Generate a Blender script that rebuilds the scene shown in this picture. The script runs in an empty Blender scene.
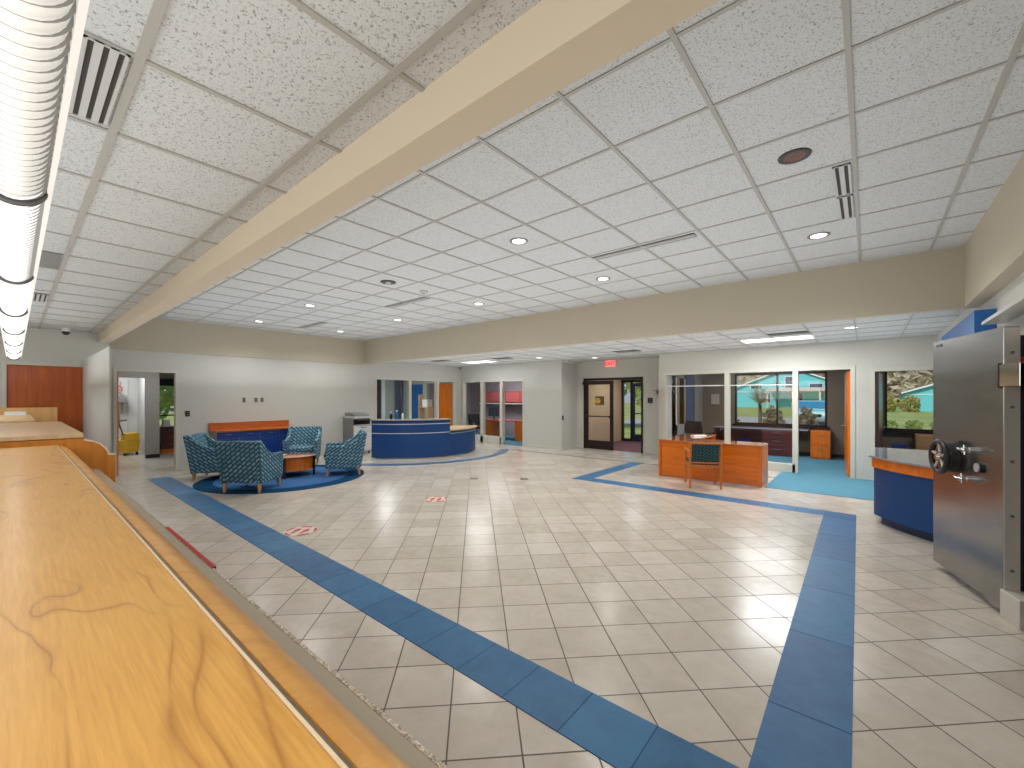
import bpy, bmesh, math, random
from mathutils import Vector, Matrix
random.seed(7)
C = bpy.context.scene.collection
PI = math.pi
S2 = math.sqrt(2)

# ------------------------------------------------------------------ helpers
def lin(r, g, b):
    f = lambda v: (v/255/12.92) if v/255 <= .04045 else ((v/255+.055)/1.055)**2.4
    return (f(r), f(g), f(b), 1)

def mat(name, col, rough=.6, metal=0, spec=.5, emit=None, es=0, coat=0):
    m = bpy.data.materials.new(name); m.use_nodes = True
    b = m.node_tree.nodes['Principled BSDF']
    b.inputs['Base Color'].default_value = col
    b.inputs['Roughness'].default_value = rough
    b.inputs['Metallic'].default_value = metal
    b.inputs['Specular IOR Level'].default_value = spec
    if coat: b.inputs['Coat Weight'].default_value = coat; b.inputs['Coat Roughness'].default_value = .08
    if emit: b.inputs['Emission Color'].default_value = emit; b.inputs['Emission Strength'].default_value = es
    return m

class NT:
    """small wrapper to write node trees quickly"""
    def __init__(s, m): s.t = m.node_tree; s.n = s.t.nodes; s.b = s.n['Principled BSDF']
    def link(s, a, b): s.t.links.new(a, b)
    def val(s, sock, v):
        if isinstance(v, (int, float, tuple, list)): sock.default_value = v
        else: s.link(v, sock)
    def math(s, op, a, b=0, c=0, clamp=False):
        n = s.n.new('ShaderNodeMath'); n.operation = op; n.use_clamp = clamp
        s.val(n.inputs[0], a); s.val(n.inputs[1], b); s.val(n.inputs[2], c); return n.outputs[0]
    def mix(s, f, a, b, mode='MIX'):
        n = s.n.new('ShaderNodeMix'); n.data_type = 'RGBA'; n.blend_type = mode
        s.val(n.inputs[0], f); s.val(n.inputs[6], a); s.val(n.inputs[7], b); return n.outputs[2]
    def coord(s, kind='Object'):
        return s.n.new('ShaderNodeTexCoord').outputs[kind]
    def map(s, v, scale=(1,1,1), rot=(0,0,0), loc=(0,0,0)):
        n = s.n.new('ShaderNodeMapping'); s.link(v, n.inputs[0])
        n.inputs['Location'].default_value = loc; n.inputs['Rotation'].default_value = rot; n.inputs['Scale'].default_value = scale
        return n.outputs[0]
    def noise(s, v, scale=5, detail=3, rough=.5, dist=0, out=0):
        n = s.n.new('ShaderNodeTexNoise'); s.link(v, n.inputs['Vector'])
        n.inputs['Scale'].default_value = scale; n.inputs['Detail'].default_value = detail
        n.inputs['Roughness'].default_value = rough; n.inputs['Distortion'].default_value = dist
        return n.outputs[out]
    def ramp(s, f, stops):
        n = s.n.new('ShaderNodeValToRGB'); s.link(f, n.inputs[0]); e = n.color_ramp.elements
        e[0].position, e[0].color = stops[0]; e[1].position, e[1].color = stops[-1]
        for p, c in stops[1:-1]: q = e.new(p); q.color = c
        return n.outputs[0]
    def sep(s, v):
        n = s.n.new('ShaderNodeSeparateXYZ'); s.link(v, n.inputs[0]); return n.outputs
    def comb(s, x, y, z=0):
        n = s.n.new('ShaderNodeCombineXYZ'); s.val(n.inputs[0], x); s.val(n.inputs[1], y); s.val(n.inputs[2], z); return n.outputs[0]
    def base(s, c): s.link(c, s.b.inputs['Base Color'])
    def bump(s, h, strength=.2, dist=.002):
        n = s.n.new('ShaderNodeBump'); n.inputs['Strength'].default_value = strength; n.inputs['Distance'].default_value = dist
        s.link(h, n.inputs['Height']); s.link(n.outputs[0], s.b.inputs['Normal'])

W1 = (1,1,1,1); K0 = (0,0,0,1)

def painted(name, rgb, rough=.75, var=.06):
    m = mat(name, lin(*rgb), rough); t = NT(m)
    v = t.coord()
    f = t.noise(v, 1.3, 3)
    c2 = tuple(max(0, x*(1-var)) for x in lin(*rgb)[:3])+(1,)
    t.base(t.mix(f, lin(*rgb), c2)); t.bump(t.noise(v, 180, 2), .08, .001)
    return m

def wood(name, a, b, scale=1.0, rough=.3, axis='X', coat=.2):
    m = mat(name, lin(*a), rough, coat=coat); t = NT(m)
    sc = {'X': (1.2, 14, 14), 'Y': (14, 1.2, 14), 'Z': (14, 14, 1.2)}[axis]
    v = t.map(t.coord(), tuple(q*scale for q in sc))
    f = t.noise(v, 1.2, 6, .6, .6)
    t.base(t.ramp(f, [(.3, lin(*b)), (.62, lin(*a))]))
    return m

def maple(name):
    m = mat(name, lin(214, 158, 84), .3, coat=.12); t = NT(m)
    co = t.coord()
    v = t.map(co, (1.6, 4.6, 1), (0, 0, -.12))
    h = t.noise(v, 1.1, 2.4, .45, .5)
    ring = t.math('ABSOLUTE', t.math('SUBTRACT', t.math('FRACT', t.math('MULTIPLY', h, 5.0)), .5))
    line = t.ramp(ring, [(.0, W1), (.03, (.35, .35, .35, 1)), (.11, K0)])
    gate = t.ramp(t.noise(t.map(co, (1, 1, 1), (0, 0, 0), (3, 1, 0)), 3.4, 2), [(.42, K0), (.56, W1)])
    fine = t.noise(t.map(co, (3, 60, 1), (0, 0, .25)), 3, 6, .6)
    base = t.ramp(fine, [(.3, lin(200, 140, 58)), (.7, lin(226, 170, 82))])
    blotch = t.noise(co, 3.2, 3)
    base = t.mix(t.math('MULTIPLY', blotch, .5), base, lin(228, 178, 100))
    f = t.math('MULTIPLY', t.math('MULTIPLY', line, gate), .7)
    t.base(t.mix(f, base, lin(158, 98, 42)))
    t.bump(fine, .05, .001)
    return m

def tile_floor(name, rot, u0, v0, size, c1, c2, grout, rough=.3, gw=.007):
    m = mat(name, lin(*c1), rough); t = NT(m)
    x, y, z = t.sep(t.coord())
    cr, sr = math.cos(rot), math.sin(rot)
    u = t.math('ADD', t.math('MULTIPLY', x, cr), t.math('MULTIPLY', y, sr))
    v = t.math('SUBTRACT', t.math('MULTIPLY', y, cr), t.math('MULTIPLY', x, sr))
    U = t.math('DIVIDE', t.math('SUBTRACT', u, u0), size); V = t.math('DIVIDE', t.math('SUBTRACT', v, v0), size)
    def edge(a):
        f = t.math('FRACT', a)
        return t.math('MINIMUM', f, t.math('SUBTRACT', 1, f))
    e = t.math('MINIMUM', edge(U), edge(V))
    g = t.ramp(e, [(gw/size*.45, W1), (gw/size*.75, K0)])
    wn = t.n.new('ShaderNodeTexWhiteNoise'); wn.noise_dimensions = '2D'
    t.link(t.comb(t.math('FLOOR', U), t.math('FLOOR', V)), wn.inputs['Vector'])
    co = t.coord()
    cloud = t.noise(t.map(co, (1, 1, 1)), 7, 5, .6, .5)
    f = t.math('ADD', t.math('MULTIPLY', cloud, .7), t.math('MULTIPLY', wn.outputs['Value'], .35))
    base = t.ramp(f, [(.25, lin(*c2)), (.75, lin(*c1))])
    t.base(t.mix(g, base, lin(*grout)))
    t.link(t.math('ADD', t.math('MULTIPLY', g, .4), rough), t.b.inputs['Roughness'])
    t.bump(t.math('MULTIPLY', g, -1), .25, .002)
    return m

def carpet(name, a, b, rough=.95, scale=120):
    m = mat(name, lin(*a), rough, spec=.1); t = NT(m)
    v = t.coord(); f = t.noise(v, scale, 3, .7)
    t.base(t.mix(f, lin(*a), lin(*b))); t.bump(f, .4, .004)
    return m

def fabric(name):
    m = mat(name, lin(60, 110, 120), .85, spec=.2); t = NT(m)
    x, y, z = t.sep(t.coord())
    v = t.comb(t.math('ADD', x, t.math('MULTIPLY', y, 1.0)), z)
    v = t.map(v, (1, 1, 1), (0, 0, .62))
    b = t.n.new('ShaderNodeTexBrick'); t.link(v, b.inputs['Vector'])
    b.inputs['Color1'].default_value = lin(152, 188, 202); b.inputs['Color2'].default_value = lin(104, 146, 164)
    b.inputs['Mortar'].default_value = lin(54, 90, 110); b.inputs['Scale'].default_value = 1
    b.inputs['Mortar Size'].default_value = .014; b.inputs['Mortar Smooth'].default_value = .15
    b.inputs['Brick Width'].default_value = .115; b.inputs['Row Height'].default_value = .052
    w = t.noise(t.coord(), 90, 2)
    t.base(t.mix(t.math('MULTIPLY', w, .3), b.outputs['Color'], lin(54, 90, 108)))
    t.bump(w, .3, .003)
    return m

def ceiling_tile(name, amount=1.0):
    m = mat(name, lin(204, 206, 206), .95, spec=.1); t = NT(m)
    v = t.coord()
    n1 = t.noise(t.map(v, (1, 1, 1)), 95, 2, .6, .5)
    f = t.ramp(n1, [(.37, W1), (.41, K0)])
    n2 = t.noise(v, 150, 2, .7)
    f2 = t.ramp(n2, [(.34, W1), (.42, K0)])
    ff = t.math('MAXIMUM', t.math('MULTIPLY', f, .65*amount), t.math('MULTIPLY', f2, .35*amount))
    t.base(t.mix(ff, lin(203, 206, 207), lin(112, 110, 106)))
    t.bump(t.math('MULTIPLY', ff, -1), .4, .003)
    return m

def granite(name, a, b, scale=60, rough=.12):
    m = mat(name, lin(*a), rough, coat=.3); t = NT(m)
    f = t.noise(t.coord(), scale, 4, .8)
    t.base(t.ramp(f, [(.38, lin(*a)), (.6, lin(*b))])); return m

def steel(name, rgb=(150, 148, 145), rough=.28, axis=(2, 2, 120)):
    m = mat(name, lin(*rgb), rough, 1.0); t = NT(m)
    v = t.map(t.coord(), axis)
    f = t.noise(v, 2, 3)
    t.link(t.math('ADD', t.math('MULTIPLY', f, .16), rough-.06), t.b.inputs['Roughness'])
    big = t.noise(t.map(t.coord(), (.6, .6, 2.6)), 1.6, 2)
    t.base(t.mix(big, lin(*[int(q*.72) for q in rgb]), lin(*rgb)))
    return m

def glass(name, tint=(1, 1, 1, 1), refl=.10):
    m = bpy.data.materials.new(name); m.use_nodes = True
    n = m.node_tree.nodes; n.clear()
    o = n.new('ShaderNodeOutputMaterial'); mx = n.new('ShaderNodeMixShader')
    tr = n.new('ShaderNodeBsdfTransparent'); gl = n.new('ShaderNodeBsdfGlossy')
    fr = n.new('ShaderNodeMath'); fr.operation = 'MULTIPLY_ADD'; lw = n.new('ShaderNodeLayerWeight'); pw = n.new('ShaderNodeMath'); pw.operation = 'POWER'; pw.inputs[1].default_value = 4; m.node_tree.links.new(lw.outputs['Facing'], pw.inputs[0]); m.node_tree.links.new(pw.outputs[0], fr.inputs[0]); fr.inputs[1].default_value = .5; fr.inputs[2].default_value = .03
    tr.inputs[0].default_value = tint; gl.inputs['Roughness'].default_value = .02
    L = m.node_tree.links
    L.new(fr.outputs[0], mx.inputs[0]); L.new(tr.outputs[0], mx.inputs[1]); L.new(gl.outputs[0], mx.inputs[2]); L.new(mx.outputs[0], o.inputs[0])
    return m

# ---- mesh building: every function adds to a bmesh
def B(): return bmesh.new()
def bx(bm, x0, x1, y0, y1, z0, z1, mi=0):
    v = [bm.verts.new(p) for p in ((x0,y0,z0),(x1,y0,z0),(x1,y1,z0),(x0,y1,z0),(x0,y0,z1),(x1,y0,z1),(x1,y1,z1),(x0,y1,z1))]
    for q in ((3,2,1,0),(4,5,6,7),(0,1,5,4),(1,2,6,5),(2,3,7,6),(3,0,4,7)):
        f = bm.faces.new([v[i] for i in q]); f.material_index = mi
    return v
def prism(bm, pts, z0, z1, mi=0):
    """extrude a plan polygon (x, y) between two heights"""
    a = [bm.verts.new((p[0], p[1], z0)) for p in pts]; b = [bm.verts.new((p[0], p[1], z1)) for p in pts]
    n = len(pts)
    fs = [bm.faces.new(a[::-1]), bm.faces.new(b)]
    for i in range(n): fs.append(bm.faces.new((a[i], a[(i+1) % n], b[(i+1) % n], b[i])))
    for f in fs: f.material_index = mi
    return a+b
def extr(bm, prof, axis, a0, a1, mi=0):
    """extrude a profile along an axis. axis 'X': prof=(y,z); axis 'Y': prof=(x,z)"""
    P = (lambda p, a: (a, p[0], p[1])) if axis == 'X' else (lambda p, a: (p[0], a, p[1]))
    a = [bm.verts.new(P(p, a0)) for p in prof]; b = [bm.verts.new(P(p, a1)) for p in prof]
    n = len(prof); fs = [bm.faces.new(a[::-1]), bm.faces.new(b)]
    for i in range(n): fs.append(bm.faces.new((a[i], a[(i+1) % n], b[(i+1) % n], b[i])))
    for f in fs: f.material_index = mi
    return a+b
def cyl(bm, p0, p1, r0, r1=None, seg=20, mi=0):
    r1 = r0 if r1 is None else r1
    p0, p1 = Vector(p0), Vector(p1); d = (p1-p0).normalized()
    u = d.orthogonal().normalized(); w = d.cross(u)
    A, Bv = [], []
    for i in range(seg):
        t = 2*PI*i/seg; o = u*math.cos(t)+w*math.sin(t)
        A.append(bm.verts.new(p0+o*r0)); Bv.append(bm.verts.new(p1+o*r1))
    fs = [bm.faces.new(A[::-1]), bm.faces.new(Bv)]
    for i in range(seg): fs.append(bm.faces.new((A[i], A[(i+1) % seg], Bv[(i+1) % seg], Bv[i])))
    for f in fs: f.material_index = mi
def tube(bm, pts, r, seg=8):
    for a, b in zip(pts[:-1], pts[1:]): cyl(bm, a, b, r, seg=seg)
def lathe(bm, prof, c=(0,0,0), seg=32, mi=0):
    rings = []
    for r, z in prof:
        rings.append([bm.verts.new((c[0]+r*math.cos(2*PI*i/seg), c[1]+r*math.sin(2*PI*i/seg), c[2]+z)) for i in range(seg)] if r > 1e-5 else [bm.verts.new((c[0], c[1], c[2]+z))])
    for a, b in zip(rings[:-1], rings[1:]):
        for i in range(seg):
            j = (i+1) % seg
            if len(a) == 1 and len(b) == 1: continue
            if len(a) == 1: f = bm.faces.new((a[0], b[j], b[i]))
            elif len(b) == 1: f = bm.faces.new((a[i], a[j], b[0]))
            else: f = bm.faces.new((a[i], a[j], b[j], b[i]))
            f.material_index = mi
def torus(bm, c, n, R, r, seg=36, s2=10):
    n = Vector(n).normalized(); u = n.orthogonal().normalized(); w = n.cross(u); c = Vector(c)
    g = [[bm.verts.new(c+(u*math.cos(a)+w*math.sin(a))*(R+r*math.cos(b))+n*r*math.sin(b)) for b in [2*PI*j/s2 for j in range(s2)]] for a in [2*PI*i/seg for i in range(seg)]]
    for i in range(seg):
        for j in range(s2): bm.faces.new((g[i][j], g[(i+1) % seg][j], g[(i+1) % seg][(j+1) % s2], g[i][(j+1) % s2]))
def arc(c, r0, r1, a0, a1, n=28):
    o = [(c[0]+r1*math.cos(math.radians(a0+(a1-a0)*i/n)), c[1]+r1*math.sin(math.radians(a0+(a1-a0)*i/n))) for i in range(n+1)]
    i_ = [(c[0]+r0*math.cos(math.radians(a0+(a1-a0)*i/n)), c[1]+r0*math.sin(math.radians(a0+(a1-a0)*i/n))) for i in range(n+1)]
    return o+i_[::-1]

def obj(name, bm, m, parent=None, bevel=0, smooth=False, loc=None, rot=0):
    bmesh.ops.recalc_face_normals(bm, faces=bm.faces)
    me = bpy.data.meshes.new(name); bm.to_mesh(me); bm.free()
    for q in (m if isinstance(m, (list, tuple)) else [m]): me.materials.append(q)
    if smooth:
        for p in me.polygons: p.use_smooth = True
        try: me.set_sharp_from_angle(angle=math.radians(38))
        except Exception: pass
    o = bpy.data.objects.new(name, me); C.objects.link(o)
    if parent: o.parent = parent
    if loc: o.location = loc
    o.rotation_euler = (0, 0, rot)
    if bevel:
        b = o.modifiers.new('bevel', 'BEVEL'); b.width = bevel; b.segments = 2; b.limit_method = 'ANGLE'
    return o
def thing(name, label, cat, loc=(0,0,0), rot=0, group=None):
    o = bpy.data.objects.new(name, None); C.objects.link(o); o.empty_display_size = .1
    o.location = loc; o.rotation_euler = (0, 0, rot); o['label'] = label; o['category'] = cat
    if group: o['group'] = group
    return o
def tag(o, label, cat, group=None):
    o['label'] = label; o['category'] = cat
    if group: o['group'] = group
    return o
def struct(name, bm, m, parent=None, **k):
    o = obj(name, bm, m, parent, **k)
    if not parent: o['kind'] = 'structure'
    return o
def dup(root, loc, rot, label, group=None):
    r = root.copy(); C.objects.link(r); r.location = loc; r.rotation_euler = (0, 0, rot); r['label'] = label
    if group: r['group'] = group
    for ch in list(root.children):
        c = ch.copy(); C.objects.link(c); c.parent = r
        for g in ch.children:
            d = g.copy(); C.objects.link(d); d.parent = c
    return r
def plate(bm, x0, x1, y0, y1, z): 
    bm.faces.new([bm.verts.new(p) for p in ((x0,y0,z),(x1,y0,z),(x1,y1,z),(x0,y1,z))])
def box_obj(name, dims, m, parent=None, bevel=0, **k):
    bm = B(); bx(bm, *dims); return obj(name, bm, m, parent, bevel=bevel, **k)

# ------------------------------------------------------------------ materials
WALL = painted('wall_paint', (198, 198, 192))
WALLR = painted('wall_paint_warm', (200, 199, 190))
SOFF = painted('soffit_paint', (188, 179, 160))
BEAM = painted('beam_paint', (206, 193, 170))
WHITEW = painted('white_panel', (205, 205, 202))
FRAME = painted('frame_paint', (204, 202, 190), .5)
GREYW = painted('grey_wall', (150, 146, 140))
DARKW = painted('taupe_office_wall', (128, 114, 98))
PALE = painted('pale_office_wall', (176, 182, 168))
CEIL = ceiling_tile('acoustic_tile')
TBAR = mat('ceiling_grid_metal', lin(168, 166, 160), .6)
TILE = tile_floor('beige_tile', PI/4, -.478, 2.24, .3425, (208, 199, 187), (188, 178, 163), (96, 88, 78), .22)
TILES = tile_floor('beige_border_tile', 0, 0, 0, .3425, (206, 200, 190), (184, 178, 168), (150, 142, 130), .2)
BLUET = tile_floor('blue_tile', 0, -.07, 1.70, .36, (46, 114, 160), (28, 84, 132), (24, 66, 108), .5, .004)
BLUES = granite('blue_border_tile', (38, 74, 108), (82, 118, 150), 9, .4)
CARP = carpet('teal_carpet', (104, 154, 172), (72, 122, 144))
MAT_ = carpet('maroon_mat', (134, 100, 104), (104, 76, 82))
RUGD = carpet('dark_teal_carpet', (20, 74, 112), (10, 52, 84))
RUGL = carpet('blue_carpet', (72, 116, 168), (54, 92, 142))
MAPLE = maple('maple_laminate')
MAPLE2 = wood('maple_edge', (244, 180, 84), (226, 154, 62), 1, .35, 'Y')
MAPLEV = wood('maple_panel', (220, 156, 78), (198, 134, 60), 1, .35, 'Z')
MAPLET = wood('pale_maple_top', (226, 196, 152), (210, 176, 130), 1, .3)
CHERRY = wood('cherry_wood', (228, 120, 14), (206, 96, 6), 1, .3, 'Z')
CHERRYX = wood('cherry_wood_long', (228, 120, 14), (204, 96, 6), 1, .3, 'X')
CHERRYT = wood('cherry_top', (206, 120, 62), (184, 98, 44), 1, .08, 'X', 1.0)
DOORW = wood('door_cherry', (190, 92, 22), (160, 66, 10), .8, .3, 'Z')
MAROON = wood('maroon_wood', (96, 44, 48), (70, 30, 36), 1, .35)
LEGW = wood('light_leg_wood', (206, 160, 110), (184, 136, 88), 1, .35, 'Z')
NAVY = mat('navy_laminate', lin(30, 62, 136), .3, coat=.2)
NAVYR = mat('reception_blue', lin(24, 66, 122), .45, spec=.35)
BLUEP = mat('blue_paint', lin(22, 96, 164), .45)
BLACK = mat('black_plastic', lin(24, 24, 26), .4)
BRONZE = mat('dark_bronze_metal', lin(46, 30, 28), .35, .3)
DKIRON = mat('dark_table_metal', lin(48, 32, 30), .4, .2)
WHITE = mat('white_plastic', lin(226, 226, 224), .4)
OFFW = mat('light_grey_plastic', lin(190, 190, 188), .45)
GREYP = mat('grey_plastic', lin(120, 120, 120), .5)
STEEL = steel('brushed_steel', (182, 184, 184), .22)
STEELP = mat('polished_steel', lin(200, 198, 194), .12, 1)
STEELL = mat('light_steel', lin(206, 202, 194), .45, .25)
CHROME = mat('chrome', lin(215, 215, 215), .08, 1)
ALU = mat('aluminium_strip', lin(150, 142, 130), .35, .7)
LEDGE = mat('grey_ledge_laminate', lin(186, 176, 156), .4)
GRAN = granite('speckled_granite', (246, 236, 218), (150, 128, 100), 110, .4)
GRANB = granite('grey_granite_top', (120, 124, 128), (170, 176, 182), 70, .08)
FAB = fabric('teal_pattern_fabric')
RED = mat('red_vinyl', lin(190, 44, 44), .5)
PINK = mat('red_laminate', lin(186, 92, 92), .5)
YEL = mat('yellow_plastic', lin(222, 176, 40), .4)
GLASS = glass('window_glass')
BLIND = painted('blue_grey_curtain', (66, 78, 104))
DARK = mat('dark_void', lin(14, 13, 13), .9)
SILV = mat('satin_silver', lin(206, 208, 212), .4, .25)
EMIT = mat('lamp_glow', W1, .5, emit=(1, .97, .92, 1), es=4.5)
EMITL = mat('tube_diffuser_glow', W1, .5, emit=(1, .99, .97, 1), es=1.25)
EMITW = mat('troffer_glow', W1, .5, emit=(1, .99, .96, 1), es=2.2)

# ------------------------------------------------------------------ levels
ZM, ZT, ZL = 3.303, 2.765, 2.73       # main, teller and low ceilings
ZB = 2.60                             # underside of beam and soffits
XL, XR = -11.58, .95                  # lobby left and right walls
YB = 10.75                            # office wall
# ------------------------------------------------------------------ floor
bm = B(); plate(bm, XL, XR, -1.4, 9.9, 0); struct('floor', bm, TILE)
bm = B(); plate(bm, XL-.15, XR, 9.9, 11.8, 0.0); plate(bm, -17.6, XL, .3, 6.0, 0.0)
struct('floor', bm, TILES)
bm = B(); plate(bm, XL, -10.92, 1.2, 9.9, .001); struct('floor', bm, TILES)
# carpets
bm = B(); prism(bm, [(-1.42, 8.68), (.05, 8.68), (.95, 8.68), (.95, 14.1), (-4.0, 14.1), (-4.0, 10.75), (-1.42, 10.75)], 0, .006); struct('floor', bm, CARP)
bm = B(); bx(bm, -15.2, XL-.06, 6.4, YB, 0, .006); bx(bm, -14, -7.1, YB+.05, 13.6, 0, .006); struct('floor', bm, CARP)
bm = B(); bx(bm, -6.95, -4.12, 11.72, 14.5, 0, .006); struct('floor', bm, MAT_)
# blue tile inlay bands
def band(*r):
    bm = B()
    for q in r: bx(bm, *q, 0, .003)
    return struct('trim_1', bm, BLUET)
o = band((-10.85, -.045, 1.70, 2.05)); 
BLUET2 = tile_floor('blue_tile_band', 0, .3, 1.70, .9, (46, 110, 158), (30, 84, 132), (24, 66, 108), .5, .006)
bm = B(); prism(bm, [(-.40, 2.05), (-.05, 2.05), (-.12, 7.47), (-.47, 7.47)], 0, .003); struct('trim_2', bm, BLUET2)
o = band((-4.5, -.47, 7.16, 7.47)); o.name = 'trim_3'
o = band((-4.5, -4.18, 7.47, 9.95)); o.name = 'trim_4'
RC = (-10.65, 7.85)
bm = B(); prism(bm, arc(RC, 2.68, 2.95, -68, 44, 60), 0, .003); struct('trim_5', bm, BLUES)
bm = B(); prism(bm, arc(RC, .2, 2.68, -68, 44, 60), 0, .0022); struct('floor', bm, TILES)
LINE = mat('dark_joint', lin(92, 82, 70), .5)
bm = B(); bx(bm, -8.3, XR, 9.87, 9.93, 0, .0035); struct('trim_6', bm, LINE)
bm = B(); bx(bm, -10.95, -10.90, 2.1, 5.0, 0, .0035); struct('trim_7', bm, LINE)
# round inlaid carpet
bm = B(); prism(bm, [(1.5*math.cos(t*PI/48), 1.5*math.sin(t*PI/48)) for t in range(96)], 0, .008)
rug = thing('round_rug', 'round dark blue rug under the four teal armchairs', 'rug', (-9.0, 3.55, 0))
obj('border', bm, RUGD, rug)
bm = B(); prism(bm, [(1.2*math.cos(t*PI/48), 1.2*math.sin(t*PI/48)) for t in range(96)], .008, .011)
o = obj('center', bm, RUGL, rug); o['label'] = 'lighter blue middle of the rug'

# ------------------------------------------------------------------ walls
def wall_with_holes(name, axis, pos, th, a0, a1, z0, z1, holes, m):
    """axis 'X' : plane x=pos spanning y a0..a1 ; axis 'Y' : plane y=pos spanning x a0..a1; holes (b0,b1,c0,c1)"""
    bm = B()
    def add(p, q, r, s):
        if q-p < 1e-4 or s-r < 1e-4: return
        if axis == 'X': bx(bm, min(pos, pos+th), max(pos, pos+th), p, q, r, s)
        else: bx(bm, p, q, min(pos, pos+th), max(pos, pos+th), r, s)
    cur = a0
    for b0, b1, c0, c1 in sorted(holes):
        add(cur, b0, z0, z1); add(b0, b1, z0, c0); add(b0, b1, c1, z1); cur = b1
    add(cur, a1, z0, z1)
    return struct(name, bm, m)
TOP = 3.36
# lobby left wall: utility doorway, reception office glazing
wall_with_holes('wall_left', 'X', XL, -.12, -1.4, YB+.12, 0, TOP, [(1.34, 2.29, 0, 2.15), (7.22, 10.5, .0, 2.17)], WALL)
# office wall at the back
wall_with_holes('wall_back', 'Y', YB, .12, XL, -7.11, 0, TOP, [(-11.44, -8.62, 0, 2.15)], WALL)
wall_with_holes('wall_back', 'Y', YB, .12, -4.12, XR+.15, 0, TOP, [(-3.95, -.26, 0, 2.18), (.10, 1.0, 0, 2.12)], WALLR)
bm = B(); bx(bm, -7.23, -7.11, YB+.12, 11.66, 0, TOP); struct('wall_recess', bm, WALL)
bm = B(); bx(bm, -4.12, -4.0, YB+.12, 11.66, 0, TOP); struct('wall_recess', bm, WALLR)
wall_with_holes('wall_entrance', 'Y', 11.66, .12, -7.23, -4.0, 0, TOP, [(-6.87, -4.93, 0, 2.2)], WALLR)
# right wall with the vault opening
wall_with_holes('wall_right', 'X', XR, .12, -1.4, YB, 0, TOP, [(3.55, 4.72, 0, 2.12)], WALL)
bm = B(); bx(bm, -11.7, XR, -1.52, -1.4, 0, TOP); struct('wall_front', bm, WALL)
# end wall of the teller line with its door
wall_with_holes('wall_teller_end', 'X', -10.55, -.12, -1.4, 1.12, 0, TOP, [(-.08, .79, 0, 2.15)], WALL)
# white partition next to the teller door
bm = B(); bx(bm, -10.55, -7.4, .785, .80, 0, 2.27); struct('wall_partition', bm, WHITEW)

# ceilings
def grid(name, x0, x1, y0, y1, z, ax, ay, sx, sy, wide=.026):
    bm = B()
    k = math.ceil((x0-ax)/sx)
    while ax+k*sx < x1:
        x = ax+k*sx; bx(bm, x-wide/2, x+wide/2, y0, y1, z-.008, z+.002); k += 1
    k = math.ceil((y0-ay)/sy)
    while ay+k*sy < y1:
        y = ay+k*sy; bx(bm, x0, x1, y-.011, y+.011, z-.006, z+.002); k += 1
    return struct(name, bm, TBAR)
bm = B(); bx(bm, XL, XR, 1.0, 6.82, ZM, ZM+.05); struct('ceiling', bm, CEIL)
grid('ceiling_grid', XL, .82, 1.12, 6.8, ZM, -.69, 2.598, .6175, .612)
bm = B(); bx(bm, -10.55, XR, -1.4, .98, ZT, ZT+.05); struct('ceiling', bm, CEIL)
bm = B()
k = -16
for i in range(-4, 17): bx(bm, -1.258-.61*i-.011, -1.258-.61*i+.011, -1.4, .98, ZT-.006, ZT+.002)
for y in (.859, .273, -.313, -.9): bx(bm, -10.55, XR, y-.014, y+.014, ZT-.008, ZT+.002)
struct('ceiling_grid', bm, TBAR)
bm = B(); bx(bm, XL, XR, 6.95, YB, ZL, ZL+.05); struct('ceiling', bm, CEIL); bm = B(); bx(bm, -7.11, -4.12, YB, 11.66, ZL, ZL+.05); struct('ceiling', bm, CEIL)
grid('ceiling_grid', XL, XR, 6.9, YB, ZL, -.15, 7.0, .61, .61)
# beam, soffits
bm = B(); bx(bm, XL, XR, .98, 1.12, ZB, TOP); struct('beam', bm, BEAM)
bm = B(); bx(bm, XL, XR, 6.8, 6.95, ZB+.02, TOP); struct('soffit', bm, SOFF)
bm = B(); bx(bm, .82, XR, 1.12, 6.8, ZB+.02, TOP); struct('soffit', bm, SOFF)
bm = B(); bx(bm, XL, XL+.03, 1.12, 6.8, ZB-.01, TOP); struct('soffit', bm, SOFF)
bm = B()
bx(bm, XL, XL+.012, 2.36, 7.1, 0, .09); struct('baseboard_left', bm, FRAME)
bm = B(); bx(bm, -8.5, -7.11, YB-.012, YB, 0, .09); bx(bm, -7.11, -7.098, YB, 11.66, 0, .09); struct('baseboard_back', bm, FRAME)

# door and window frames
def frame_y(name, x0, x1, y, z0, z1, w=.05, d=.14, m=FRAME, th=.0):
    bm = B()
    e = .005
    bx(bm, x0-w, x0+e, y-.015, y+d, z0, z1+w); bx(bm, x1-e, x1+w, y-.015, y+d, z0, z1+w); bx(bm, x0+e, x1-e, y-.015, y+d, z1-e, z1+w)
    return struct(name, bm, m)
def frame_x(name, y0, y1, x, z0, z1, w=.05, d=-.14, m=FRAME):
    bm = B(); a, b = sorted((x+.015 if d < 0 else x-.015, x+d))
    e = .005; bx(bm, a, b, y0-w, y0+e, z0, z1+w); bx(bm, a, b, y1-e, y1+w, z0, z1+w); bx(bm, a, b, y0+e, y1-e, z1-e, z1+w)
    return struct(name, bm, m)
# utility doorway
frame_x('trim_9', 1.34, 2.29, XL, 0, 2.15)
# teller door
frame_x('trim_10', -.08, .79, -10.55, 0, 2.15)
bm = B(); bx(bm, -10.63, -10.585, -.074, .784, .01, 2.144); d = struct('door_1', bm, DOORW)
bm = B(); cyl(bm, (-10.585, .0, 1.0), (-10.53, .0, 1.0), .012); cyl(bm, (-10.53, .0, 1.0), (-10.53, .12, 1.0), .01); obj('door_handle', bm, CHROME, d)

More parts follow.
